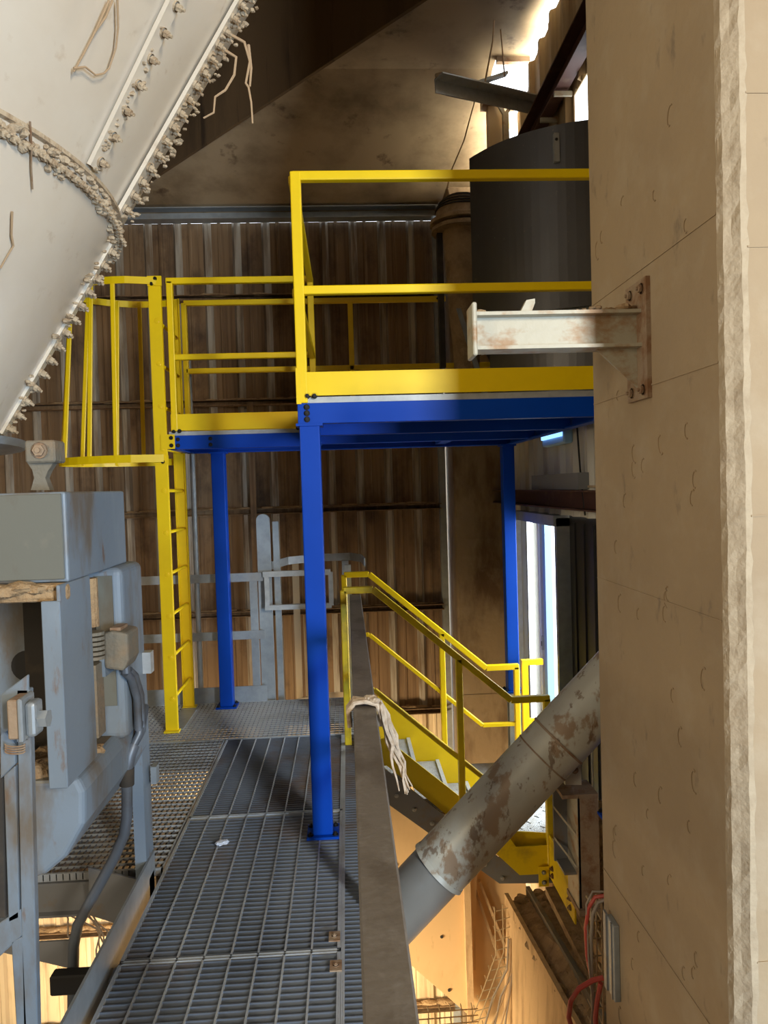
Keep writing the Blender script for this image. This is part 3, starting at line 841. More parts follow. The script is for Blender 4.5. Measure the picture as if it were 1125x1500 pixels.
# =================================================================== I-BEAM BRACKET ON THE COLUMN
br = thing('bracket_beam', 'short rust-spotted cream I-beam cantilevered from the concrete column toward the platform', 'bracket', (CX, 2.55, 2.05))
bc = PY(935, 484, 2.56).z
bx0 = PY(690, 490, 2.56).x
MB().ibeam((bx0 + .01, 2.56, bc), (CX - .015, 2.56, bc), .10, .128, .012).build('i_beam', 'steel_white', br)
MB().box(bx0 - .004, bx0 + .012, 2.50, 2.62, bc - .085, bc + .095).build('end_plate', 'steel_white', br, bevel=.004)
MB().box(CX - .016, CX, 2.47, 2.65, bc - .245, bc + .165).build('wall_plate', 'rust_steel', br)
MB().prism([(CX - .016, 2.555, bc - .064), (CX - .16, 2.555, bc - .064), (CX - .016, 2.555, bc - .20)], (0, .01, 0)).build('gusset', 'steel_white', br)
for y in (2.50, 2.60):
    for z in (bc - .215, bc + .13): inst('bolt', BOLT_RUST, br, (CX - .016, y, z), (-1, 0, 0))
MB().prism([(bx0 + .17, 2.55, bc + .064), (bx0 + .21, 2.55, bc + .064), (bx0 + .225, 2.55, bc + .10), (bx0 + .225, 2.55, bc + .115), (bx0 + .195, 2.55, bc + .11)], (0, .03, 0)).build('clip', 'steel_white', br)
dust('dust', br, [((CX - .03 - .022 * i, 2.56 + random.gauss(0, .02), bc + .072), max(.3, 1.3 - .12 * i)) for i in range(10)] + [((bx0 + .03, 2.56, bc + .07), .9)], 40, .022)

# =================================================================== DARK DUCT, MOTOR AND THINGS BY THE UPPER RIGHT
def curved_plate(x0, y0, x1, y1, z0, z1, bulge, t=.012, n=16, zskew=0):
    a = Vector((x0, y0)); c = Vector((x1, y1)); d = c - a; nn = Vector((d.y, -d.x)).normalized()
    b = MB(); inn = []; out = []
    for i in range(n + 1):
        s = i / n; p_ = a + d * s + nn * bulge * 4 * s * (1 - s); inn.append(p_); out.append(p_ - nn * t)
    for i in range(n):
        v = [(*inn[i], z0), (*inn[i + 1], z0), (*out[i + 1], z0), (*out[i], z0), (*inn[i], z1), (*inn[i + 1], z1), (*out[i + 1], z1), (*out[i], z1)]
        b.add(v, [(0, 1, 2, 3), (4, 5, 6, 7), (0, 1, 5, 4), (2, 3, 7, 6)] + ([(3, 0, 4, 7)] if i == 0 else []) + ([(1, 2, 6, 5)] if i == n - 1 else []))
    return b, inn


duct = thing('steel_duct', 'big dark mill-scale steel duct behind the front guardrail by the column', 'duct', (1.2, 4.7, ZD))
dx0 = PY(689, 300, 4.92).x
b, inn = curved_plate(dx0, 4.92, 1.545, 4.40, 2.80, 3.90, .10)
b.build('shell', 'dark_steel', duct, smooth=True)
b, inn2 = curved_plate(dx0 + .12, 5.0, 1.545, 4.5, ZD, 2.70, .08)
b.build('lower_shell', 'dark_steel', duct, smooth=True)
b, _ = curved_plate(dx0 + .06, 5.0, 1.545, 4.52, 2.62, 2.82, .08); b.build('lit_gap_strip', 'galv_bright', duct, smooth=True)  # pale strip standing in for the bright lit gap between the shells
for z in (3.75, 3.35, 3.1, 2.95):
    inst('bolt', BOLT_RUST, duct, (dx0 + .025, 4.90, z), (-.3, -1, 0)).scale = (.7, .7, .7)
ty = PY(812, 222, 4.5)
tb = MB().box(ty.x - .014, ty.x + .018, ty.y - .05, ty.y + .02, ty.z - .08, ty.z + .09).build('lifting_tab', 'galv_bright', duct)
MB().tube([(ty.x + .0, ty.y - .051, ty.z + .05), (ty.x + .0, ty.y - .054, ty.z + .05)], .009, 12).build('tab_hole', 'sticker', tb)
MB().prism([(dx0 + .04, 5.02, 2.74), (dx0 + .07, 5.02, 2.74), (dx0 + .42, 5.02, ZD), (dx0 + .34, 5.02, ZD)], (0, .02, 0)).build('stay', 'dark_steel', duct)
MB().prism([(dx0 - .09, 5.05, 2.95), (dx0 - .06, 5.05, 2.95), (dx0 + .16, 5.05, ZD), (dx0 + .12, 5.05, ZD)], (0, .02, 0)).build('stay', 'galv', duct)

mo = thing('gear_motor', 'dust-caked gear motor on a tapered stand left of the dark duct', 'motor', (dx0 - .05, 5.4, ZD))
mc = PY(672, 320, 5.35)
b = MB(); b.lathe((mc.x + .02, 5.35, mc.z - .02), [(.19, 0), (.185, .06), (.15, .13), (.09, .17), (.001, .18)], 28); b.build('hood', 'brown_dust', mo, smooth=True)
for i in range(5):
    z = mc.z + .05 + .022 * i
    b = MB(); fr = (.192, .180, .168, .142, .112)[i]; b.lathe((mc.x + .02, 5.35, z), [(fr - .03, 0), (fr, 0), (fr, .008), (fr - .04, .008)], 28); b.build('cooling_fin', 'machine_dark', mo)
for z, r in ((mc.z - .05, .23), (mc.z - .10, .22)):
    b = MB(); b.lathe((mc.x + .02, 5.35, z), [(.001, 0), (r, 0), (r, .025), (r * .8, .05), (.001, .05)], 28); b.build('flange', 'brown_dust', mo, smooth=True)
b = MB(); b.lathe((mc.x + .03, 5.35, 2.55), [(.09, 0), (.10, .2), (.12, .45), (.15, mc.z - .1 - 2.55)], 20); b.build('stand', 'brown_dust', mo, smooth=True)
MB().box(mc.x - .16, mc.x - .12, 5.35, 5.42, 2.6, mc.z - .05).build('guard', 'machine_dark', mo)
MB().box(mc.x + .10, mc.x + .13, 5.2, 5.4, 2.75, mc.z - .1).build('side_plate', 'rust_steel', mo)
b = MB(); b.box(mc.x - .1, mc.x + .3, 5.2, 5.5, ZD, 2.30); b.box(mc.x + .02, mc.x + .22, 5.25, 5.45, 2.30, 2.56); b.build('plinth', 'brown_dust', mo)

hs = thing('hanging_angle', 'dusty steel angle hanging askew from two thin wires below the ceiling', 'angle iron', tuple(PY(700, 130, 5.6)))
a, c = PY(636, 116, 5.45), PY(792, 152, 5.9)
MB().angle(a, c, .11, .10, .01, fx=1, fy=-1).build('angle_iron', 'galv_bright', hs)
dust('dust', hs, [(tuple(a.lerp(c, .02 + i * .045) + Vector((0.02, -.04, .008))), .55 + .5 * random.random()) for i in range(18)], 120, .03, 'cream_dusty')
t0, t1 = a.lerp(c, .44), a.lerp(c, .85)
MB().tube([t0, PY(722, 60, 5.55), PY(727, -25, 5.6)], .006, 6).build('wire', 'strand', hs)
MB().tube([PY(739, 112, 5.75), PY(735, 60, 5.7), PY(727, -25, 5.6)], .006, 6).build('wire', 'strand', hs)
MB().bar(PY(700, 122, 5.75), PY(742, 108, 5.8), .06, .02).build('lug_plate', 'galv', hs)
sp = thing('stub_column', 'short tan steel stub column with a bright bracket under the hanging angle', 'column', tuple(PY(725, 225, 6.4)))
a, c = PY(717, 235, 6.4), PY(737, 235, 6.4); zt = PY(725, 152, 6.4).z
MB().box(a.x, c.x, 6.4, 6.5, 3.4, zt).build('shaft', 'sheet_tan', sp)
MB().bar(PY(740, 168, 6.35), PY(742, 230, 6.35), .05, .05).build('side_leg', 'steel_white', sp)
MB().bar(PY(729, 150, 6.35), PY(740, 170, 6.35), .025, .03).build('arm', 'steel_white', sp)
MB().bar(PY(754, 146, 6.35), PY(738, 172, 6.35), .025, .03).build('arm', 'steel_white', sp)
MB().box(a.x - .05, c.x + .12, 6.35, 6.5, zt - .02, zt + .05).build('cap', 'rust_steel', sp)
wq = [t0 + Vector((0, 0, -.03)), PY(697, 142, 5.65), PY(688, 175, 5.7), PY(680, 205, 5.65), PY(661, 250, 5.6), PY(655, 275, 5.5), Vector((mc.x - .05, 5.35, mc.z + .10))]
tag(MB().tube(wq, .005, 6).build('pull_line', 'strand'), 'thin dusty cord slanting down from the hanging angle to the motor', 'cord')

# glowing box standing in for blue daylight coming through the pale wall
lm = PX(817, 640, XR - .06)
t = thing('daylight_glow_box', 'small blue-white glowing box standing for daylight through the pale wall under the platform', 'glow box', tuple(lm))
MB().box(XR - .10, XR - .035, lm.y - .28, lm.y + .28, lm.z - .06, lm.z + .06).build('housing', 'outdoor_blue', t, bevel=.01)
MB().box(XR - .115, XR - .10, lm.y - .25, lm.y + .25, lm.z - .01, lm.z + .05).build('cover', 'daylight_glow', t)
wq = [PX(845, 622, XR - .05), PX(850, 690, XR - .05), PX(857, 755, XR - .05)]
tag(MB().tube(wq, .006, 6).build('wall_cable', 'rubber_black'), 'thin black cable hanging down the pale side wall above the door', 'cable')

# =================================================================== GREY RAILING AND LADDER GATE AT THE FAR EDGE
g = thing('galvanised_railing', 'galvanised guardrail with kick plate at the far edge of the grating', 'railing', (-1.6, 6.15, 0))
RX1 = PY(386, 850, 6.15).x
MB().box(-2.4, RX1, 6.115, 6.123, 1.0, 1.07).build('top_rail', 'galv', g)
MB().box(-2.4, RX1, 6.115, 6.123, .52, .59).build('mid_rail', 'galv', g)
MB().box(-2.4, RX1, 6.115, 6.123, 0.0, .13).build('kick_plate', 'galv', g)
for x in (-2.35, RX1 - .055): MB().angle((x, 6.13, 0), (x, 6.13, 1.07), .06, .05, .007, up=(0, 1, 0)).build('post', 'galv', g)
cpx = PY(287, 860, 6.25).x
tag(MB().tube([(cpx, 6.3, -.3), (cpx, 6.3, 2.9)], .022, 12).build('conduit_riser', 'galv', smooth=True), 'thin vertical galvanised conduit behind the yellow ladder', 'conduit')

gt = thing('ladder_gate', 'galvanised ladder opening with rounded guide post, gate and cage bars at the far edge', 'ladder', (-.4, 6.4, 0))
x0, x1 = PY(380, 900, 6.2).x, PY(399, 900, 6.2).x
poly = [(x0, 6.2, -.4), (x1, 6.2, -.4)] + [((x0 + x1) / 2 + (x1 - x0) / 2 * math.cos(t_), 6.2, 1.50 + .05 * math.sin(t_)) for t_ in [math.pi * i / 8 for i in range(9)]]
MB().prism(poly, (0, .06, 0)).build('guide_post', 'galv', gt)
for px_ in (405, 409): pass
xb = PY(407, 900, 6.3).x; MB().box(xb - .02, xb + .03, 6.3, 6.34, -.6, 1.48).build('stile', 'galv', gt)
xb = PY(432, 900, 6.6).x; MB().box(xb - .03, xb + .03, 6.85, 6.87, -.8, 1.1).build('cage_bar', 'wire_tray', gt)
xb = PY(508, 900, 6.6).x; MB().box(xb - .03, xb + .03, 6.6, 6.64, -.6, 1.1).build('cage_bar', 'galv', gt)
xb = PY(470, 900, 6.85).x; MB().box(xb - .03, xb + .03, 6.85, 6.87, -.8, 1.1).build('cage_bar', 'galv', gt)
xa, xc = PY(385, 840, 6.1).x, PY(484, 838, 6.1).x
zg1, zg0 = PY(420, 840, 6.1).z, PY(420, 889, 6.1).z
gf = MB(); gf.bar((xa, 6.1, zg1), (xc, 6.1, zg1), .04, .045); gf.bar((xa + .01, 6.1, zg0), (xc, 6.1, zg0), .04, .04)
gf.bar((xa + .03, 6.1, zg0), (xa + .03, 6.1, zg1), .036, .036, (0, 1, 0)); gf.bar((xc, 6.1, zg0), (xc, 6.1, zg1), .036, .036, (0, 1, 0))
gf.build('gate_frame', 'galv_bright', gt)
b = MB()
hp = [(PY(400, 830, 6.5).x + .0, 6.35), (-.55, 6.75), (-.30, 6.95), (0.02, 6.95), (.12, 6.75), (.14, 6.35)]
for p0, p1 in zip(hp[:-1], hp[1:]): b.bar((*p0, 1.10), (*p1, 1.10), .012, .07)
b.build('hoop', 'galv', gt)
b = MB()
for p0, p1 in zip(hp[:-1], hp[1:]): b.bar((*p0, -.22), (*p1, -.22), .012, .07)
b.build('hoop', 'wire_tray', gt)
xb = PY(512, 880, 5.98).x; MB().box(xb - .03, xb + .02, 5.98, 6.02, 0, 1.12).build('end_post', 'galv_bright', gt)

# =================================================================== SILO HOPPER
HX, HY, R0, TS = -2.33, 2.95, .90, .567


def rad(z): return R0 + (z - 2.0) * TS


silo = thing('silo_hopper', 'huge cream-painted conical silo hopper with bolted seams in the upper left', 'hopper', (HX, HY, 1.9))
ZR = 2.93
b = MB(); b.lathe((HX, HY, 0), [(rad(2.0), 2.0), (rad(ZR), ZR)], 120); b.build('lower_cone', 'cream_paint', silo, smooth=True)
b = MB(); b.lathe((HX, HY, 0), [(rad(ZR) - .012, ZR), (rad(5.15) - .012, 5.15)], 120); b.build('upper_cone', 'cream_paint', silo, smooth=True)
b = MB(); b.lathe((HX, HY, 0), [(rad(ZR) - .012, ZR + .006), (rad(ZR) + .012, ZR + .006), (rad(ZR) + .012, ZR - .010), (rad(ZR) - .01, ZR - .012)], 120)
b.build('ring_seam', 'cream_dusty', silo)
sd_ = random.Random(11)
nrm_slope = Vector((1, 0, -TS)).normalized()


def cone_pt(z, th, off=0.0):
    r_ = rad(z)
    n_ = Vector((math.cos(th), math.sin(th), -TS)).normalized()
    return Vector((HX + r_ * math.cos(th), HY + r_ * math.sin(th), z)) + n_ * off, n_


nb = 84
for i in range(nb):
    th = math.radians(-118) + i * math.radians(150) / nb
    p_, n_ = cone_pt(ZR - .045, th, .0)
    inst('bolt', BOLT_CREAM, silo, p_, n_, random.random())


def proj(p_):
    d = CB @ np.array((p_ - EYEP)[:]); return 562.5 + FPX * d[0] / d[2], 750 - FPX * d[1] / d[2]


# angle (seen from above) of the outline the eye sees, used to set the two upright seams where the plates meet
def sil_angle(z):
    best = max(range(-120, 120), key=lambda a_: proj(cone_pt(z, math.radians(a_))[0])[0])
    return math.radians(best)


TH_S = sil_angle(2.6) - math.radians(4)
target = Vector((134, 240))
TH_M = math.radians(min(range(-110, 40), key=lambda a_: (Vector(proj(cone_pt(ZR, math.radians(a_))[0])) - target).length))


def seam(th, z0, z1, wd, n=60, name='upright_seam', step=.09, two=False, side=1):
    b = MB(); v = []
    for i in range(n + 1):
        z = z0 + (z1 - z0) * i / n
        r_ = rad(z); tang = Vector((-math.sin(th), math.cos(th), 0))
        p_, n_ = cone_pt(z, th)
        v += [p_ - n_ * .004, p_ + n_ * .012, p_ + n_ * .012 + tang * wd * side, p_ - n_ * .004 + tang * wd * side]
    fs = []
    for i in range(n):
        for k in range(3): fs.append((i * 4 + k, i * 4 + k + 1, (i + 1) * 4 + k + 1, (i + 1) * 4 + k))
    b.add(v, fs)
    s_ = b.build(name, 'cream_paint', silo)
    z = z0 + .03
    while z < z1 - .02:
        tang = Vector((-math.sin(th), math.cos(th), 0)) * side
        p_, n_ = cone_pt(z, th, .012)
        inst('bolt', BOLT_CREAM, silo, p_ + tang * wd * (.35 if two else .6), n_, random.random())
        if two: inst('bolt', BOLT_CREAM, silo, p_ + tang * wd * .8, n_, random.random())
        z += step
    return s_


db = MB()
for i in range(260):
    th = math.radians(-118) + sd_.random() * math.radians(150)
    p_, n_ = cone_pt(ZR - .012 - .06 * sd_.random() ** 1.5, th, .008)
    db.blob(p_, .008 + .013 * sd_.random(), i, 6, 4, (1, 1, .8))
o = db.build('seam_dust', 'cream_dusty', silo, smooth=True); o['kind'] = 'stuff'
db = MB(); ths = sil_angle(3.4) - math.radians(4)
for i in range(150):
    p_, n_ = cone_pt(2.05 + 2.6 * sd_.random(), ths if i % 2 else TH_S, .014)
    db.blob(p_ + Vector((-math.sin(ths), math.cos(ths), 0)) * (.03 + .07 * sd_.random()), .007 + .012 * sd_.random(), i, 6, 4)
for i in range(60):
    p_, n_ = cone_pt(ZR + .02 + 1.6 * sd_.random() ** 2, TH_M, .014)
    db.blob(p_ + Vector((-math.sin(TH_M), math.cos(TH_M), 0)) * (.01 + .06 * sd_.random()), .005 + .008 * sd_.random(), i, 6, 4)
o = db.build('seam_dust', 'cream_dusty', silo, smooth=True); o['kind'] = 'stuff'
seam(TH_M, ZR + .02, 5.0, .07, side=1)
seam(TH_S, 2.02, ZR, .09, step=.06, two=True)
seam(sil_angle(3.4) - math.radians(4), ZR, 5.0, .10, step=.06, two=True)
b = MB(); b.lathe((HX, HY, 0), [(.70, 1.93), (rad(2.0) + .10, 1.955), (rad(2.0) + .11, 1.985), (rad(2.0) - .02, 2.0)], 96); b.build('outlet_flange', 'galv', silo, smooth=True)
b = MB(); b.lathe((HX, HY, 0), [(.88, 1.94), (.82, 1.88), (.86, 1.84), (.80, 1.80), (.86, 1.76), (.80, 1.745)], 96); b.build('flexible_collar', 'machine', silo, smooth=True)
lg = PZ(62, 655, 1.93)
lgY = 2.62
px0, px1 = PY(36, 660, lgY), PY(80, 660, lgY)
b = MB(); b.box(px0.x, px1.x, lgY, lgY + .10, PY(50, 678, lgY).z, 1.94); cv = b.build('support_lug', 'machine_dusty', silo, bevel=.006)
inst('bolt', BOLT_RUST, cv, tuple(PY(58, 660, lgY - .001)), (0, -1, 0)).scale = (1.5, 1.5, 1)
b = MB(); pts = [PY(x, y, lgY + .03) for x, y in ((40, 678), (78, 678), (70, 690), (66, 700), (73, 718), (45, 718), (50, 700), (47, 688))]
b.prism(pts, (0, .04, 0)); b.build('hanger_fork', 'machine_dusty', cv)


def strands(name, label, items, m='strand', r=.004):
    t_ = None; allp = [p_ for it in items for p_ in it]
    lo = min(p_.z for p_ in allp)
    t_ = thing(name, label, 'dust strand', (allp[0].x, allp[0].y, lo), 'dust strands on the hopper')
    for it in items:
        MB().tube(it, [r * (1 - .5 * i / len(it)) for i in range(len(it))], 6).build('strand', m, t_, smooth=True)
    return t_


def on_cone(x, y, off=.02):
    # first hit of a sight line with the cone
    r_ = ray(x, y)
    for i in range(1, 4000):
        p_ = EYEP + r_ * (.002 * i)
        if p_.z > 1.9 and math.hypot(p_.x - HX, p_.y - HY) < rad(p_.z) + off: return p_
    return EYEP + r_ * 2.5


strands('dust_strand', 'cobweb-like dust strands drooping on the cream hopper beside the upper seam', [[on_cone(*q) for q in L_] for L_ in (
    [(160, 0), (140, 45), (122, 80), (108, 105)], [(172, 0), (173, 40), (170, 70), (160, 100), (152, 108)], [(108, 100), (125, 98), (140, 110), (154, 107)], [(165, 0), (155, 25), (137, 50)])])
strands('dust_strand', 'short dark dust strand hanging from the ring seam of the hopper', [[on_cone(*q) for q in L_] for L_ in ([(44, 178), (46, 210), (46, 245), (48, 277)],)], 'rust_steel')
strands('dust_strand', 'pale dust strand stuck low on the left of the hopper', [[on_cone(*q) for q in L_] for L_ in ([(18, 310), (17, 345), (20, 360), (8, 380), (1, 393)],)])
strands('dust_strand', 'long dust string hanging in the air from the bolted hopper edge', [[PY(x, y, 2.9) for x, y in L_] for L_ in (
    [(340, 52), (358, 62), (366, 90), (360, 122), (364, 128), (368, 150), (370, 181)], [(364, 66), (368, 100), (366, 127)], [(330, 74), (346, 84), (343, 110), (330, 132), (315, 142), (313, 165), (298, 173)])], r=.006)

# =================================================================== GREY MACHINE UNDER THE HOPPER
mx = -.93
my0 = 2.38
mc_ = thing('gate_machine', 'grey-blue slide gate machine housing with conduit and junction box under the silo hopper', 'machine', (-1.4, 2.9, -.3))
ztop, zbot = PX(100, 720, mx).z, PX(100, 853, mx).z
yb0, yb1 = PX(98, 780, mx).y, PX(184, 780, mx).y
b = MB(); b.box(-2.9, mx, yb0, yb1, zbot, ztop); b.build('top_box', 'machine', mc_, bevel=.008, seg=2)
MB().box(-2.9, mx - .012, yb0 - .006, yb0 + .004, zbot + .01, ztop - .006).build('front_cover', 'machine_olive', mc_, bevel=.003)
MB().box(-2.9, mx + .004, yb0 - .04, yb0 + .01, zbot - .06, zbot - .0).build('caked_ledge', 'brown_dust', mc_, bevel=.015, seg=2)
dust('ledge_dust', mc_, [((-2.1 + i * .045, yb0 - .03, zbot - .02 + random.gauss(0, .008)), .5 + .7 * random.random()) for i in range(26)], 300, .035)
# open front bay: side plates, back plate, dark inside
zlow = PX(118, 1135, mx).z
fx = lambda x, y: PX(x, y, mx)
pst = MB(); yq0, yq1 = fx(93, 990).y, fx(138, 990).y
pst.box(mx - .012, mx, yq0, yq1, zlow, zbot - .0); pst.box(mx - .06, mx, yq0 - .005, yq0 + .006, zlow, zbot - .05)
pst.build('front_column', 'machine', mc_, bevel=.003)
bp = MB(); bp.box(-2.9, -1.9, yb0 + .52, yb0 + .53, zlow, zbot); bp.box(-1.9, mx - .05, yb0 + .52, yb0 + .53, zlow, zbot)
bp.build('back_plate', 'machine', mc_)
hp_ = PY(40, 975, yb0 + .515)
MB().tube([(hp_.x, hp_.y, hp_.z), (hp_.x, hp_.y - .004, hp_.z)], .062, 24).build('round_port', 'rubber_black', mc_)
pd = PY(85, 1010, yb0 + .50)
MB().box(pd.x - .08, mx - .06, yb0 + .40, yb0 + .50, zlow, zbot - .1).build('inner_door', 'machine_dark', mc_)
MB().box(-2.9, mx - .02, yb0 - .01, yb0 + .5, zlow - .01, zlow).build('inner_floor', 'machine_dusty', mc_)
dust('grain_heap', mc_, [((-1.55 + i * .03, yb0 + .06 + .05 * (i % 5), zlow), .6 + .8 * random.random()) for i in range(20)], 330, .045)
# lower trough: flat front, curved right shoulder
zt2, zb2 = zlow, PX(100, 1258, mx - .1).z
prof = []
for x, z in ((-2.9, zt2), (mx, zt2), (mx + .02, zt2 - .05), (mx + .015, zt2 - .16), (mx - .05, zt2 - .27), (mx - .12, zb2 + .02), (mx - .18, zb2), (-2.9, zb2)):
    prof.append((x, yb0 + .0, z))
MB().prism(prof, (0, .80, 0)).build('trough', 'machine', mc_, bevel=.02, seg=3)
# worm spring and slot between column and cabinet
ysp = fx(147, 940).y
MB().tube([(mx - .03, ysp, zbot - .02), (mx - .03, ysp, zbot - .20)], .028, 12).build('slot_filler', 'brown_dust', mc_)
b = MB()
for i in range(6): b.tube([(mx - .02, ysp, zbot - .22 - .018 * i), (mx - .02, ysp, zbot - .232 - .018 * i)], .035, 14)
b.build('packing_rings', 'machine_dusty', mc_)
MB().box(mx - .06, mx - .01, ysp - .03, ysp + .05, zlow + .05, zbot - .34).build('slot_plate', 'machine_dusty', mc_)
# side cabinet
yc0 = 2.92
xc1 = PY(180, 900, yc0).x; xc0 = PY(140, 900, yc0).x
zc1 = PY(165, 832, yc0).z
cab = MB(); cab.box(xc0 - .1, xc1, yc0, 3.22, zlow - .02, zc1); cab.build('side_cabinet', 'machine', mc_, bevel=.03, seg=4)
MB().box(xc0, xc1 - .035, yc0 - .006, yc0 + .01, zlow + .12, zc1 - .03).build('cabinet_door', 'machine_olive', mc_)
yj = 2.80
jx0, jx1 = PY(152, 960, yj).x, PY(188, 960, yj).x
jz, jz1 = PY(170, 984, yj).z, PY(170, 924, yj).z
jb = MB(); jb.prism([(jx0, yj, jz + .012), (jx1 - .02, yj, jz), (jx1, yj, jz + .04), (jx1, yj, jz1 - .012), (jx0 + .03, yj, jz1), (jx0, yj, jz1 - .01)], (0, .15, 0))
jb = jb.build('junction_box', 'machine_dusty', mc_, bevel=.010, seg=2)
MB().box(jx0 - .02, jx0 + .0, yj + .01, yj + .16, jz - .02, jz1 - .02).build('mounting_plate', 'machine', jb)
MB().box(jx0 + .02, jx0 + .06, yj + .02, yj + .11, jz1 - .004, jz1 + .008).build('lid_clip', 'rust_steel', jb)
jy = yj + .04
MB().tube([(mx + .05, jy + .06, jz + .015), (mx + .05, jy + .06, jz - .03)], .018, 12).build('cable_gland', 'conduit', jb)
for k, (dx_, dy_) in enumerate(((0, 0), (.0, .045))):
    c0 = Vector((mx + .05, jy + .06 + dy_, jz - .03))
    c1 = PY(190, 1105, 3.02)
    b = MB().tube([c0, c0 + Vector((.012, .03, -.03)), c0 + Vector((.02, .07, -.12)), c0 + Vector((.02, .07, -.24)), c1 + Vector((.04, .06 + dy_, .16)), c1 + Vector((.03, .04 + dy_, .07)), c1 + Vector((.01, .02 + dy_ * .6, .03))], .016, 10)
    b.build('flex_conduit', 'conduit', mc_, smooth=True)
MB().box(xc1 - .02, xc1 + .035, 3.16, 3.21, .98, 1.07).build('angle_clip', 'galv_bright', mc_)

# bent conduit pipe going down beside the machine
CYD = 3.02
cp1 = PY(186, 1125, CYD)
pts = [PY(x, y, CYD) for x, y in ((190, 1105), (186, 1125), (186, 1195), (182, 1222), (168, 1255), (128, 1328), (114, 1355), (108, 1385), (107, 1440), (107, 1520))]
cn = thing('conduit_pipe', 'bent dark grey conduit pipe dropping below the walkway beside the grey machine', 'pipe', tuple(pts[-1]))
MB().tube(pts, .022, 14).build('pipe', 'conduit', cn, smooth=True)
MB().tube([pts[1], pts[1] + (pts[2] - pts[1]).normalized() * .07], .029, 14).build('coupling', 'machine_dark', cn, smooth=True)
MB().tube([pts[0] + Vector((.01, .02, .03)), pts[0], pts[1]], .026, 14).build('elbow', 'conduit', cn, smooth=True)
hq = PY(78, 1436, CYD - .05)
tag(MB().box(hq.x, -.45, CYD - .09, CYD - .03, hq.z - .042, hq.z + .038).build('hanger_channel', 'rubber_black', bevel=.006), 'black channel under the walkway that the bent conduit passes', 'channel')
tag(MB().box(-2.4, -.98, 4.1, 5.15, -.46, -.40).build('light_block_tray', 'dark_under', bevel=.004), 'dark tray added beneath the open-mesh grating to keep its gaps dark', 'tray')  # added to stop the lower-level light glowing up through the mesh

# upright channel at the kick plate end and brackets below
up = thing('support_post', 'grey channel post rising beside the grey machine at the end of the kick plate', 'post', (-.93, 3.36, -.3))
MB().channel((-.945, 3.36, -.28), (-.945, 3.36, .98), .05, .12, .009, up=(0, 1, 0), flip=1).build('channel', 'machine', up)
MB().box(-.99, -.935, 3.30, 3.38, -.3, .02).build('foot_plate', 'stringer_grey', up)
MB().box(-.93, -.905, 3.37, 3.42, .42, .50).build('clip_angle', 'galv', up)
sb = thing('support_bracket', 'dark folded steel bracket under the trough of the grey machine', 'bracket', (-1.15, 3.2, -.6))
MB().prism([(-1.0, 3.22, -.02), (-.95, 3.22, -.02), (-.95, 3.22, -.25), (-1.0, 3.22, -.25)], (0, .08, 0)).build('upright', 'stringer_grey', sb)
MB().prism([(-1.22, 3.35, .06), (-.96, 3.35, -.02), (-.96, 3.35, -.26), (-1.22, 3.35, -.16)], (0, .012, 0)).build('plate', 'stringer_grey', sb)
MB().prism([(-1.6, 3.1, -.12), (-1.22, 3.1, -.12), (-1.22, 3.1, -.24)], (0, .012, 0)).build('gusset', 'stringer_grey', sb)
lb = thing('lower_brace', 'dust-covered dark steel brace and beam seen beneath the grey machine', 'brace', (-1.7, 3.9, -1.6))
MB().bar(PY(20, 1350, 3.6), PY(92, 1262, 3.9), .09, .07).build('diagonal', 'brown_dust', lb)
MB().bar(PY(40, 1290, 4.3), PY(225, 1300, 4.3), .12, .14).build('cross_beam', 'dark_under', lb)
dust('dust', lb, [(tuple(PY(92 + 6 * i, 1312 + (i % 3), 4.2)), .8 + .5 * random.random()) for i in range(17)], 400, .04)
strs = []
for i in range(9):
    rr = random.Random(i + 70); p_ = PY(85 + 10 * i, 1318, 4.15); q = [p_]
    for k in range(5): q.append(q[-1] + Vector((rr.gauss(.02, .05), rr.gauss(0, .03), -.10)))
    strs.append(q)
t = thing('root_strands', 'tangle of dry brown strands hanging under the walkway against the lit wall', 'strands', tuple(strs[0][-1]))
for q in strs: MB().tube(q, .005, 5).build('strand', 'strand', t)

# foreground angle frame at the left edge with clamp block
ff_ = thing('equipment_frame', 'bluish steel angle frame at the lower left edge of the picture', 'frame', (-1.0, 2.2, -.4))
FY = 2.2
def fbar(pts_, name, d=.03, m='machine'):
    return MB().prism([PY(x, y, FY) for x, y in pts_], (0, d, 0)).build(name, m, ff_, bevel=.003)


fbar([(24, 1010), (43, 1010), (55, 1510), (34, 1510)], 'upright', .03)
fbar([(0, 1062), (22, 1090), (22, 1120), (0, 1142)], 'upper_bar', .05)
fbar([(-30, 1130), (4, 1140), (8, 1345), (-30, 1345)], 'panel_edge', .02, 'machine_dark')
fbar([(5, 1137), (22, 1122), (28, 1345), (12, 1352)], 'inner_stile', .03)
fbar([(-20, 1365), (30, 1332), (33, 1370), (-20, 1420)], 'lower_bar', .05)
fbar([(16, 1380), (34, 1372), (40, 1510), (24, 1510)], 'inner_stile', .03)
fbar([(0, 1018), (41, 988), (42, 1085), (24, 1088), (20, 1065), (0, 1080)], 'backing_plate', .012)
cb = fbar([(10, 1030), (33, 1024), (33, 1086), (12, 1078)], 'clamp_block', .0, 'rust_steel') if False else MB().box(PY(10, 1050, 2.12).x, PY(34, 1050, 2.12).x, 2.12, 2.20, PY(20, 1084, 2.12).z, PY(20, 1026, 2.12).z).build('clamp_block', 'rust_steel', ff_, bevel=.004)
c0 = PY(34, 1052, 2.15)
MB().box(c0.x, c0.x + .014, 2.11, 2.20, c0.z - .06, c0.z + .065).build('clamp_plate', 'galv', cb, bevel=.004)
MB().box(c0.x + .014, c0.x + .045, 2.125, 2.185, c0.z - .05, c0.z + .05).build('clamp_nut', 'galv', cb, bevel=.01, seg=2)
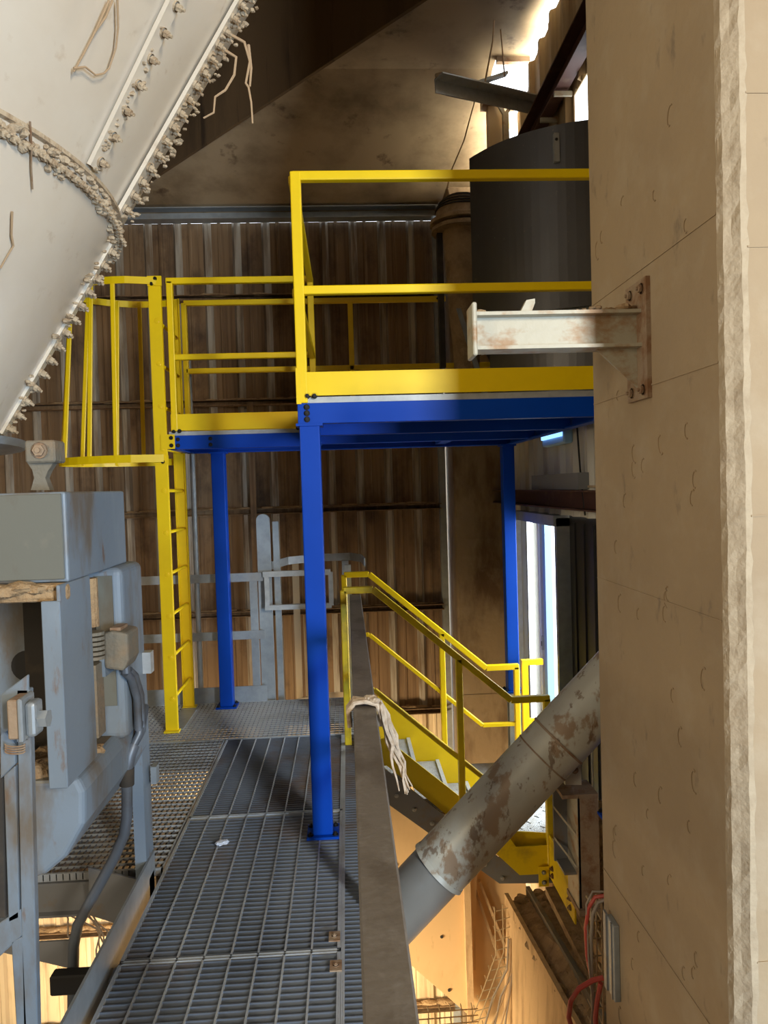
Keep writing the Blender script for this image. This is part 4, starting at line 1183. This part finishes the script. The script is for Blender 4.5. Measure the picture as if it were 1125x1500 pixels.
MB().tube([(c0.x + .045, 2.155, c0.z - .005), (c0.x + .07, 2.155, c0.z - .005)], .026, 6).build('screw_head', 'galv', cb)
b = MB()
for i in range(4): b.tube([PY(22 + 15 * math.cos(a_), 1090 + 3.5 * i + 4 * math.sin(a_), FY - .02) for a_ in [math.pi * k / 5 for k in range(6)]], .0025, 5)
b.build('wire_wrap', 'rust_steel', ff_)

# =================================================================== LOWER LEVEL ON THE RIGHT
tpn = thing('chute_panel', 'large orange-tan chute panel below the stair, lit warm from the lower level', 'panel', (.5, 5.5, -2))
Yt = 5.55
MB().prism([PY(x, y, Yt) for x, y in ((470, 1085), (560, 1150), (700, 1255), (690, 1490), (600, 1412), (470, 1310))], (0, .03, 0)).build('face_plate', 'tan_plate', tpn)
for x, y in ((580, 1267), (647, 1372), (658, 1450)):
    q = PY(x, y, Yt - .002); MB().tube([q, q + Vector((0, -.006, 0))], .012, 10).build('bolt_hole', 'machine_dark', tpn)
a, c = PY(683, 1270, Yt - .02), PY(690, 1510, Yt - .02)
MB().bar(a, c, .05, .05, (0, 1, 0)).build('corner_post', 'tan_dusty', tpn)
MB().prism([PY(x, y, Yt + .1) for x, y in ((684, 1230), (770, 1290), (790, 1510), (690, 1510))], (0, .03, 0)).build('side_plate', 'tan_plate', tpn)
for x0_, y0_, x1_, y1_ in ((692, 1290, 736, 1420), (702, 1290, 745, 1400), (692, 1330, 694, 1420)):
    MB().bar(PY(x0_, y0_, Yt + .06), PY(x1_, y1_, Yt + .06), .03, .02).build('batten', 'tan_dusty', tpn)

cv = thing('dusty_conveyor', 'dust-buried inclined conveyor trough below the landing at the lower right', 'conveyor', (1.2, 4.7, -1.9))
Lp = [PY(742, 1322, 5.3), PY(860, 1540, 3.7)]
Rp = [PY(812, 1300, 5.3), PY(920, 1470, 3.7)]
b = MB(); b.add([Lp[0], Rp[0], Rp[1], Lp[1], Lp[0] + Vector((0, 0, -.10)), Rp[0] + Vector((0, 0, -.10)), Rp[1] + Vector((0, 0, -.10)), Lp[1] + Vector((0, 0, -.10))], [(0, 1, 2, 3), (7, 6, 5, 4), (0, 1, 5, 4), (1, 2, 6, 5), (2, 3, 7, 6), (3, 0, 4, 7)])
b.build('trough', 'brown_dust', cv)
for s_ in (0.0, .45, 1.0):
    A = Lp[0].lerp(Rp[0], s_); B_ = Lp[1].lerp(Rp[1], s_)
    MB().bar(A + Vector((0, 0, .03)), B_ + Vector((0, 0, .03)), .03, .08).build('side_rail', 'tan_dusty' if s_ != .45 else 'machine_dusty', cv)
b = MB(); rr = random.Random(8)
for i in range(120):
    s_, u = rr.random(), rr.random()
    p_ = Lp[0].lerp(Rp[0], s_).lerp(Lp[1].lerp(Rp[1], s_), u)
    b.blob(p_, .02 + .035 * rr.random(), i, 8, 5, (1, 1.2, .6))
o = b.build('dust_heap', 'brown_dust', cv, smooth=True); o['kind'] = 'stuff'
MB().add([Lp[0], Lp[1], Lp[1] + Vector((-.06, 0, -1.3)), Lp[0] + Vector((-.06, 0, -1.3))], [(0, 1, 2, 3)]).add([Lp[0] + Vector((.02, 0, 0)), Lp[1] + Vector((.02, 0, 0)), Lp[1] + Vector((-.04, 0, -1.3)), Lp[0] + Vector((-.04, 0, -1.3))], [(0, 1, 2, 3)]).build('side_panel', 'tan_dusty', cv)
wl = MB().box(1.36, 1.56, 3.2, 4.9, -2.6, -1.12).build('ledge_wall', 'tan_dusty', bevel=.02)
struct(wl, 'dusty ledge under the pipe stand along the side wall')
MB().box(1.30, 1.40, 3.9, 5.0, -1.13, -1.08).build('ledge_lip', 'brown_dust', wl)

# wire-mesh cable trays
def tray(name, label, pts_, w, side, nrung, m='wire_tray'):
    t_ = thing(name, label, 'cable tray', tuple(pts_[-1]), 'wire cable trays')
    side = Vector(side)
    for k in range(3):
        MB().tube([p_ + side * (k / 2 - .5) * w for p_ in pts_], .004, 6).build('long_wire', m, t_)
    tot = sum((b_ - a_).length for a_, b_ in zip(pts_[:-1], pts_[1:]))
    for i in range(nrung):
        s_ = tot * (i + .5) / nrung
        for a_, b_ in zip(pts_[:-1], pts_[1:]):
            L_ = (b_ - a_).length
            if s_ <= L_:
                p_ = a_.lerp(b_, s_ / L_); break
            s_ -= L_
        MB().tube([p_ + Vector((0, .06, 0)) - side * w / 2, p_ - side * w / 2, p_ + side * w / 2, p_ + side * w / 2 + Vector((0, .06, 0))], .004, 6).build('cross_wire', m, t_)
    return t_


tray('cable_tray', 'wire-mesh cable tray bending down under the landing at the lower right', [PY(736, 1325, 5.2), PY(738, 1395, 5.2), PY(722, 1440, 5.15), PY(694, 1515, 5.1)], .13, (.9, 0, .2), 13)
tray('cable_tray', 'wire-mesh cable tray running level at the bottom edge of the picture', [PY(585, 1496, 4.6), PY(700, 1487, 4.9)], .09, (0, 0, 1), 7)
for i in range(5):
    rr = random.Random(i); q = [PY(745 + 3 * i, 1375, 5.15), PY(740 + 3 * i + rr.gauss(0, 3), 1420, 5.12), PY(728 + 4 * i + rr.gauss(0, 4), 1460, 5.1), PY(705 + 8 * i, 1520, 5.05)]
    tag(MB().tube(q, .007, 7).build('tray_cable', 'strand' if i % 2 else 'grey_cable', smooth=True), ('leftmost grey', 'left-of-centre tan', 'middle grey', 'right-of-centre tan', 'rightmost grey')[i] + ' cable of the bundle in the bending wire-mesh tray', 'cable', 'cables in the bending tray')

# cables and strut on the column edge
sc_ = MB(); yk = 3.02
sx_ = PY(884, 1340, yk).x
sk = thing('strut_channel', 'grey steel strut channel fixed to the edge of the concrete column near the cables', 'channel', (CX - .01, 2.95, -.45))
zc0, zc1_ = PX(890, 1445, CX - .02).z, PX(890, 1340, CX - .02).z
MB().box(CX - .025, CX, 2.88, 2.97, zc0, zc1_).build('body', 'galv', sk, bevel=.003)
MB().box(CX - .032, CX - .022, 2.955, 2.985, zc0, zc1_ + .01).build('lip', 'stringer_grey', sk)
MB().box(CX - .03, CX - .024, 2.90, 2.91, zc0, zc1_).build('groove', 'stringer_grey', sk)
cab_list = [('red_cable', [(885, 1312), (872, 1314), (862, 1330), (858, 1360), (860, 1400), (866, 1430)], .011, 'faded red cable looping over beside the column edge'),
            ('red_cable', [(884, 1432), (868, 1436), (848, 1448), (836, 1466), (833, 1490), (840, 1515)], .014, 'bright red cable bowing out to the left at the bottom edge'),
            ('red_cable', [(880, 1440), (875, 1465), (872, 1490), (874, 1520)], .014, 'straight red cable running down beside the column at the bottom edge'),
            ('grey_cable', [(886, 1318), (876, 1322), (868, 1340), (866, 1375), (867, 1440), (870, 1515)], .010, 'dull grey cable hanging straight down beside the red ones'),
            ('grey_cable', [(888, 1306), (868, 1306), (859, 1325), (862, 1400), (868, 1470), (866, 1515)], .006, 'thin brown wire looping widest around the cable bundle')]
for m_, q, r_, lab in cab_list:
    tag(MB().tube([PY(x, y, 3.12 + .01 * i) for i, (x, y) in enumerate(q)], r_ * .8, 8).build(m_, m_, smooth=True), lab, 'cable', 'cables beside the column')
tray('cable_tray', 'upright wire-mesh cable tray against the edge of the concrete column', [PY(873, 1310, 3.2), PY(876, 1515, 3.2)], .05, (1, 0, 0), 8)
tag(MB().tube([PY(867, 1080, 4.2), PY(869, 1160, 4.2), PY(872, 1232, 4.2)], .006, 6).build('hanging_rod', 'galv_bright'), 'thin bright rod hanging in the dark gap beside the column', 'rod')
tag(MB().box(1.54, 1.59, 3.85, 4.05, -1.1, .3).build('wall_flashing', 'sheet_white', bevel=.004), 'pale vertical flashing strip on the wall behind the pipe stand', 'flashing')
